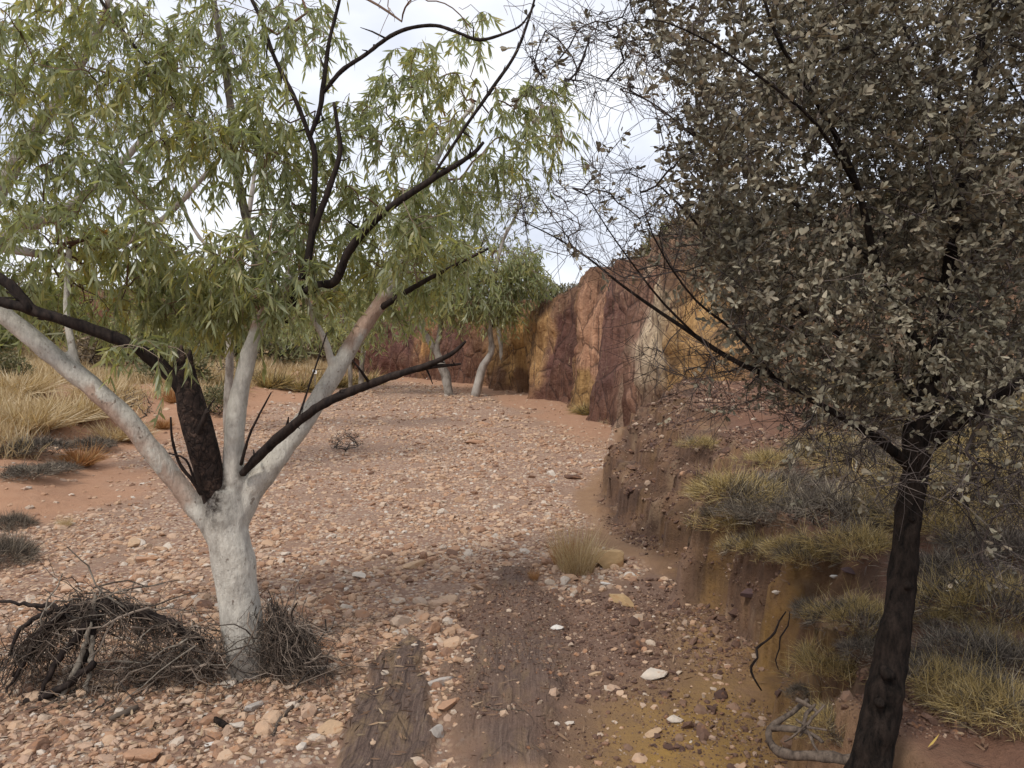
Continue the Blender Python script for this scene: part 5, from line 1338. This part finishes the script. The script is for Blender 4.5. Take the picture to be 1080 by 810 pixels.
# hair-like mat combed down on the right of the trunk
t0 = P(312, 700, 4.75); t0[2] = TZ(t0[0], t0[1])
th = thing('flood_debris', 'dark hair like mat of flood twigs caught on the right side of the trunk', 'debris', t0)
g_ = Geo()
for _ in range(44):
    c = P(r.normal(305, 26), r.normal(690, 22), r.normal(4.74, .08)); d = norm(r.normal(0, 1, 3) * np.array([1, .6, .8]) + np.array([.3, 0, -.3])); p = wiggle(c - d * .12, c + d * r.uniform(.12, .38), r, 6, .15, 0); R_ = r.uniform(.0025, .007)
    tube(g_, p, np.linspace(R_, R_ * .5, 6), 5, 0, True, .2, seed=3)
for _ in range(470):
    u = r.uniform() ** 1.3
    a = P(284 + 36 * u + r.normal(0, 8), 645 + 32 * u + r.normal(0, 12), r.normal(4.86, .08)); b = P(284 + 66 * u + r.normal(0, 9), r.uniform(665, 738), r.normal(4.70, .07))
    if r.uniform() < .3: b = b + r.normal(0, .09, 3)
    p = wiggle(a, b, r, 7, .17, r.uniform(-.05, .05)); R_ = r.uniform(.0014, .0036)
    tube(g_, p, np.linspace(R_, R_ * .4, 7), 3, 0, False)
for _ in range(260):
    a = P(r.normal(285, 36), r.normal(695, 18), r.normal(4.72, .08)); d = norm(np.array([r.normal(.5, .5), r.normal(0, .4), r.normal(.0, .4)]))
    p = wiggle(a, a + d * r.uniform(.1, .3), r, 6, .15, -.1); tube(g_, p, np.linspace(.002, .0008, 6), 3, 0, False)
link('twigs', g_.mesh('twigs', [M['twig_dry']], False, t0), th)
# dark dead twigs at the left edge over the clump
def stick(px0, spec, label, mat='deadwood', name='stick', cat='stick', onground=True, sides=7):
    q, rr = photo_line(spec)
    if onground:
        q[:, 2] = np.maximum(terrain(q[:, 0], q[:, 1]) + rr * .7, q[:, 2] if onground == 'free' else -9)
    c = q.mean(0).copy()
    g_ = Geo(); tube(g_, q, rr, sides, 0, True, .18, seed=len(label))
    return tag(link(name, g_.mesh(name, [M[mat]], True, c), None, c), label, cat)
def on(px, py, w):
    q = G(px, py); return (px, py, q[1], w)
stick(0, [on(512, 746, 1.5), on(526, 751, 2.5), on(538, 749, 2.2), on(553, 751, 1.2)], 'thin dark stick lying across the striped rock ledge', 'greyroot')
stick(0, [on(258, 752, 2.5), on(252, 762, 3.5), on(240, 770, 2)], 'short dark bark strip on the gravel below the trunk', 'greyroot')
stick(0, [on(288, 778, 2.5), on(293, 765, 5), on(304, 752, 4.5), on(320, 736, 2)], 'dark driftwood piece on the gravel right of the trunk foot', 'greyroot')
stick(0, [on(240, 770, 7), on(226, 762, 7), on(215, 758, 4)], 'reddish bark strip beside the small white stone', 'darkbark')
stick(0, [on(116, 762, 7), on(130, 756, 8), on(145, 748, 6)], 'brown stick at the foot of the low twig mat', 'twig_dry')
stick(0, [on(893, 513, 2.5), on(906, 516, 4), on(920, 519, 2)], 'white bark strip on the bank left of the dark trunk', 'palewood', 'bark_strip', 'bark strip')
stick(0, [on(902, 500, 2), on(903, 492, 2.5), on(905, 484, 1.5)], 'small white bark sliver above the white bark strip', 'palewood', 'bark_strip', 'bark strip')
stick(0, [(803, 728, 3.62, 1.5), (795, 715, 3.6, 2.5), (792, 703, 3.63, 3), (799, 694, 3.58, 2.6), (798, 684, 3.62, 3), (808, 676, 3.6, 2.5), (817, 667, 3.6, 2.5), (822, 655, 3.62, 2), (829, 645, 3.6, 1.2)], 'black root hanging down the eroded bank face', 'burnt', 'root', 'root', 'free')
stick(0, [(821, 706, 3.4, 1), (818, 696, 3.4, 1.6), (822, 684, 3.42, 1.6), (823, 672, 3.4, 1.8), (831, 660, 3.42, 1.5), (833, 645, 3.42, 1)], 'thin black root beside the longer one on the bank face', 'burnt', 'root', 'root', 'free')
tw_ = thing('twisted_root', 'twisted grey dead root lying at the foot of the dark tree', 'root', G(830, 770))
o0 = np.array(tw_.location)
for s_ in ([(925, 799, 2.5, 14), (890, 800, 2.55, 13), (850, 799, 2.6, 11), (828, 797, 2.65, 10), (816, 788, 2.72, 9), (811, 775, 2.75, 8), (818, 764, 2.78, 7), (836, 752, 2.8, 6), (853, 738, 2.85, 4)], [(814, 769, 2.75, 6), (835, 768, 2.7, 7), (855, 774, 2.65, 6), (866, 782, 2.6, 4)], [(845, 768, 2.68, 5), (850, 752, 2.72, 4.5), (858, 741, 2.75, 3)], [(838, 737, 2.8, 5), (850, 742, 2.78, 5), (860, 749, 2.72, 4)], [(850, 770, 2.66, 4), (858, 785, 2.6, 3), (862, 795, 2.58, 2)], [(842, 776, 2.66, 3), (856, 756, 2.7, 3.5), (868, 742, 2.72, 2)], [(838, 758, 2.7, 2), (852, 766, 2.66, 3), (870, 768, 2.6, 2)], [(826, 782, 2.68, 2), (838, 774, 2.66, 2.6), (850, 760, 2.66, 1.6)]):
    q, rr = photo_line(s_); q[:, 2] = np.maximum(q[:, 2], tfast(q[:, 0], q[:, 1]) + rr * .3); q += np.cumsum(np.random.default_rng(len(s_)).normal(0, .0016, q.shape), axis=0); g_ = Geo(); tube(g_, q, rr, 9, 0, True, .35, seed=len(s_)); link('root_arm', g_.mesh('root_arm', [M['greyroot']], True, o0), tw_)
# fallen yellow leaf
g_ = Geo(); q = G(978, 795)
leaves(g_, [q + np.array([0, 0, .015])], [[.5, .35, .15]], np.array([.085]), np.array([.014]), .1)
M['yellow'] = new_mat('yellow_leaf')[0]; M['yellow'].node_tree.nodes['Principled BSDF'].inputs['Base Color'].default_value = (.52, .36, .10, 1)
tag(link('fallen_leaf', g_.mesh('fallen_leaf', [M['yellow']], False, q), None, q), 'single yellow fallen leaf right of the dark trunk foot', 'leaf')
# small white trail marker
q = groundpt(332, 24); hh = 2.2 - (392 - 350) / 816 * 24
th = thing('trail_marker', 'small white square marker on a thin post among the hummocks', 'marker', q)
import bmesh
def box(name, cx, cy, cz, sx, sy, sz, mat, parent, bev=.004):
    bm = bmesh.new(); bmesh.ops.create_cube(bm, size=1); bmesh.ops.scale(bm, vec=(sx, sy, sz), verts=bm.verts); bmesh.ops.bevel(bm, geom=bm.edges[:], offset=bev, segments=2, affect='EDGES'); bmesh.ops.translate(bm, vec=(cx, cy, cz), verts=bm.verts)
    me = bpy.data.meshes.new(name); bm.to_mesh(me); bm.free(); me.materials.append(mat); return link(name, me, parent)
ph = max(.25, hh - q[2])
box('post', 0, 0, ph * .5, .03, .03, ph, M['deadwood'], th)
pl = box('plate', 0, -.03, ph, .13, .015, .13, M['white'], th)
g_ = Geo(); tube(g_, [np.array([0, -.037, ph]), np.array([0, -.041, ph])], [.03, .03], 16, 0, True); link('dot', g_.mesh('dot', [M['black']]), pl)

# ------------------------------------------------------------------ sky, sun, camera
w = bpy.data.worlds.new('World'); scene.world = w; w.use_nodes = True
nt = w.node_tree; nt.nodes.clear()
SUN_EL, SUN_AZ = math.radians(56), math.radians(215)      # azimuth clockwise from +Y: light comes from behind on the left
out = nt.nodes.new('ShaderNodeOutputWorld'); bg = nt.nodes.new('ShaderNodeBackground')
sky = nt.nodes.new('ShaderNodeTexSky'); sky.sky_type = 'NISHITA'; sky.sun_disc = False; sky.sun_elevation = SUN_EL; sky.sun_rotation = SUN_AZ
tc = nt.nodes.new('ShaderNodeTexCoord')
n1 = noise(nt, 2.6, 5, .55, mapping(nt, tc.outputs['Generated'], (1, 1, 2.2)))
cl = ramp(nt, n1, [(.36, (4.5, 4.7, 5.4)), (.48, (5.5, 5.7, 6.3)), (.62, (6.7, 6.75, 7.0))])
mx = mixc(nt, .9, sky.outputs[0], cl)
nt.links.new(mx, bg.inputs[0]); bg.inputs[1].default_value = .10
nt.links.new(bg.outputs[0], out.inputs[0])
ld = bpy.data.lights.new('sun', 'SUN'); ld.energy = 1.5; ld.angle = math.radians(10); ld.color = (1, .95, .88)
lo = bpy.data.objects.new('sun', ld); COL.objects.link(lo)
sd = Vector((math.sin(SUN_AZ) * math.cos(SUN_EL), math.cos(SUN_AZ) * math.cos(SUN_EL), math.sin(SUN_EL)))
lo.rotation_euler = (-sd).to_track_quat('-Z', 'Y').to_euler(); lo.location = sd * 30
cd = bpy.data.cameras.new('camera'); cam = bpy.data.objects.new('camera', cd); COL.objects.link(cam)
cd.sensor_fit = 'HORIZONTAL'; cd.sensor_width = 36; cd.lens = 36 * FPX / 1080; cd.clip_start = .05; cd.clip_end = 2000
cam.location = (0, 0, CAM_Z); cam.rotation_euler = (math.radians(90) - PITCH, 0, 0)
scene.camera = cam
scene.render.engine = 'CYCLES'
scene.cycles.use_denoising = True
scene.cycles.max_bounces = 6; scene.cycles.diffuse_bounces = 3; scene.cycles.transparent_max_bounces = 4
vs = scene.view_settings; vs.view_transform = 'Standard'; vs.look = 'None'; vs.exposure = 0.8; vs.gamma = 1; vs.use_curve_mapping = False
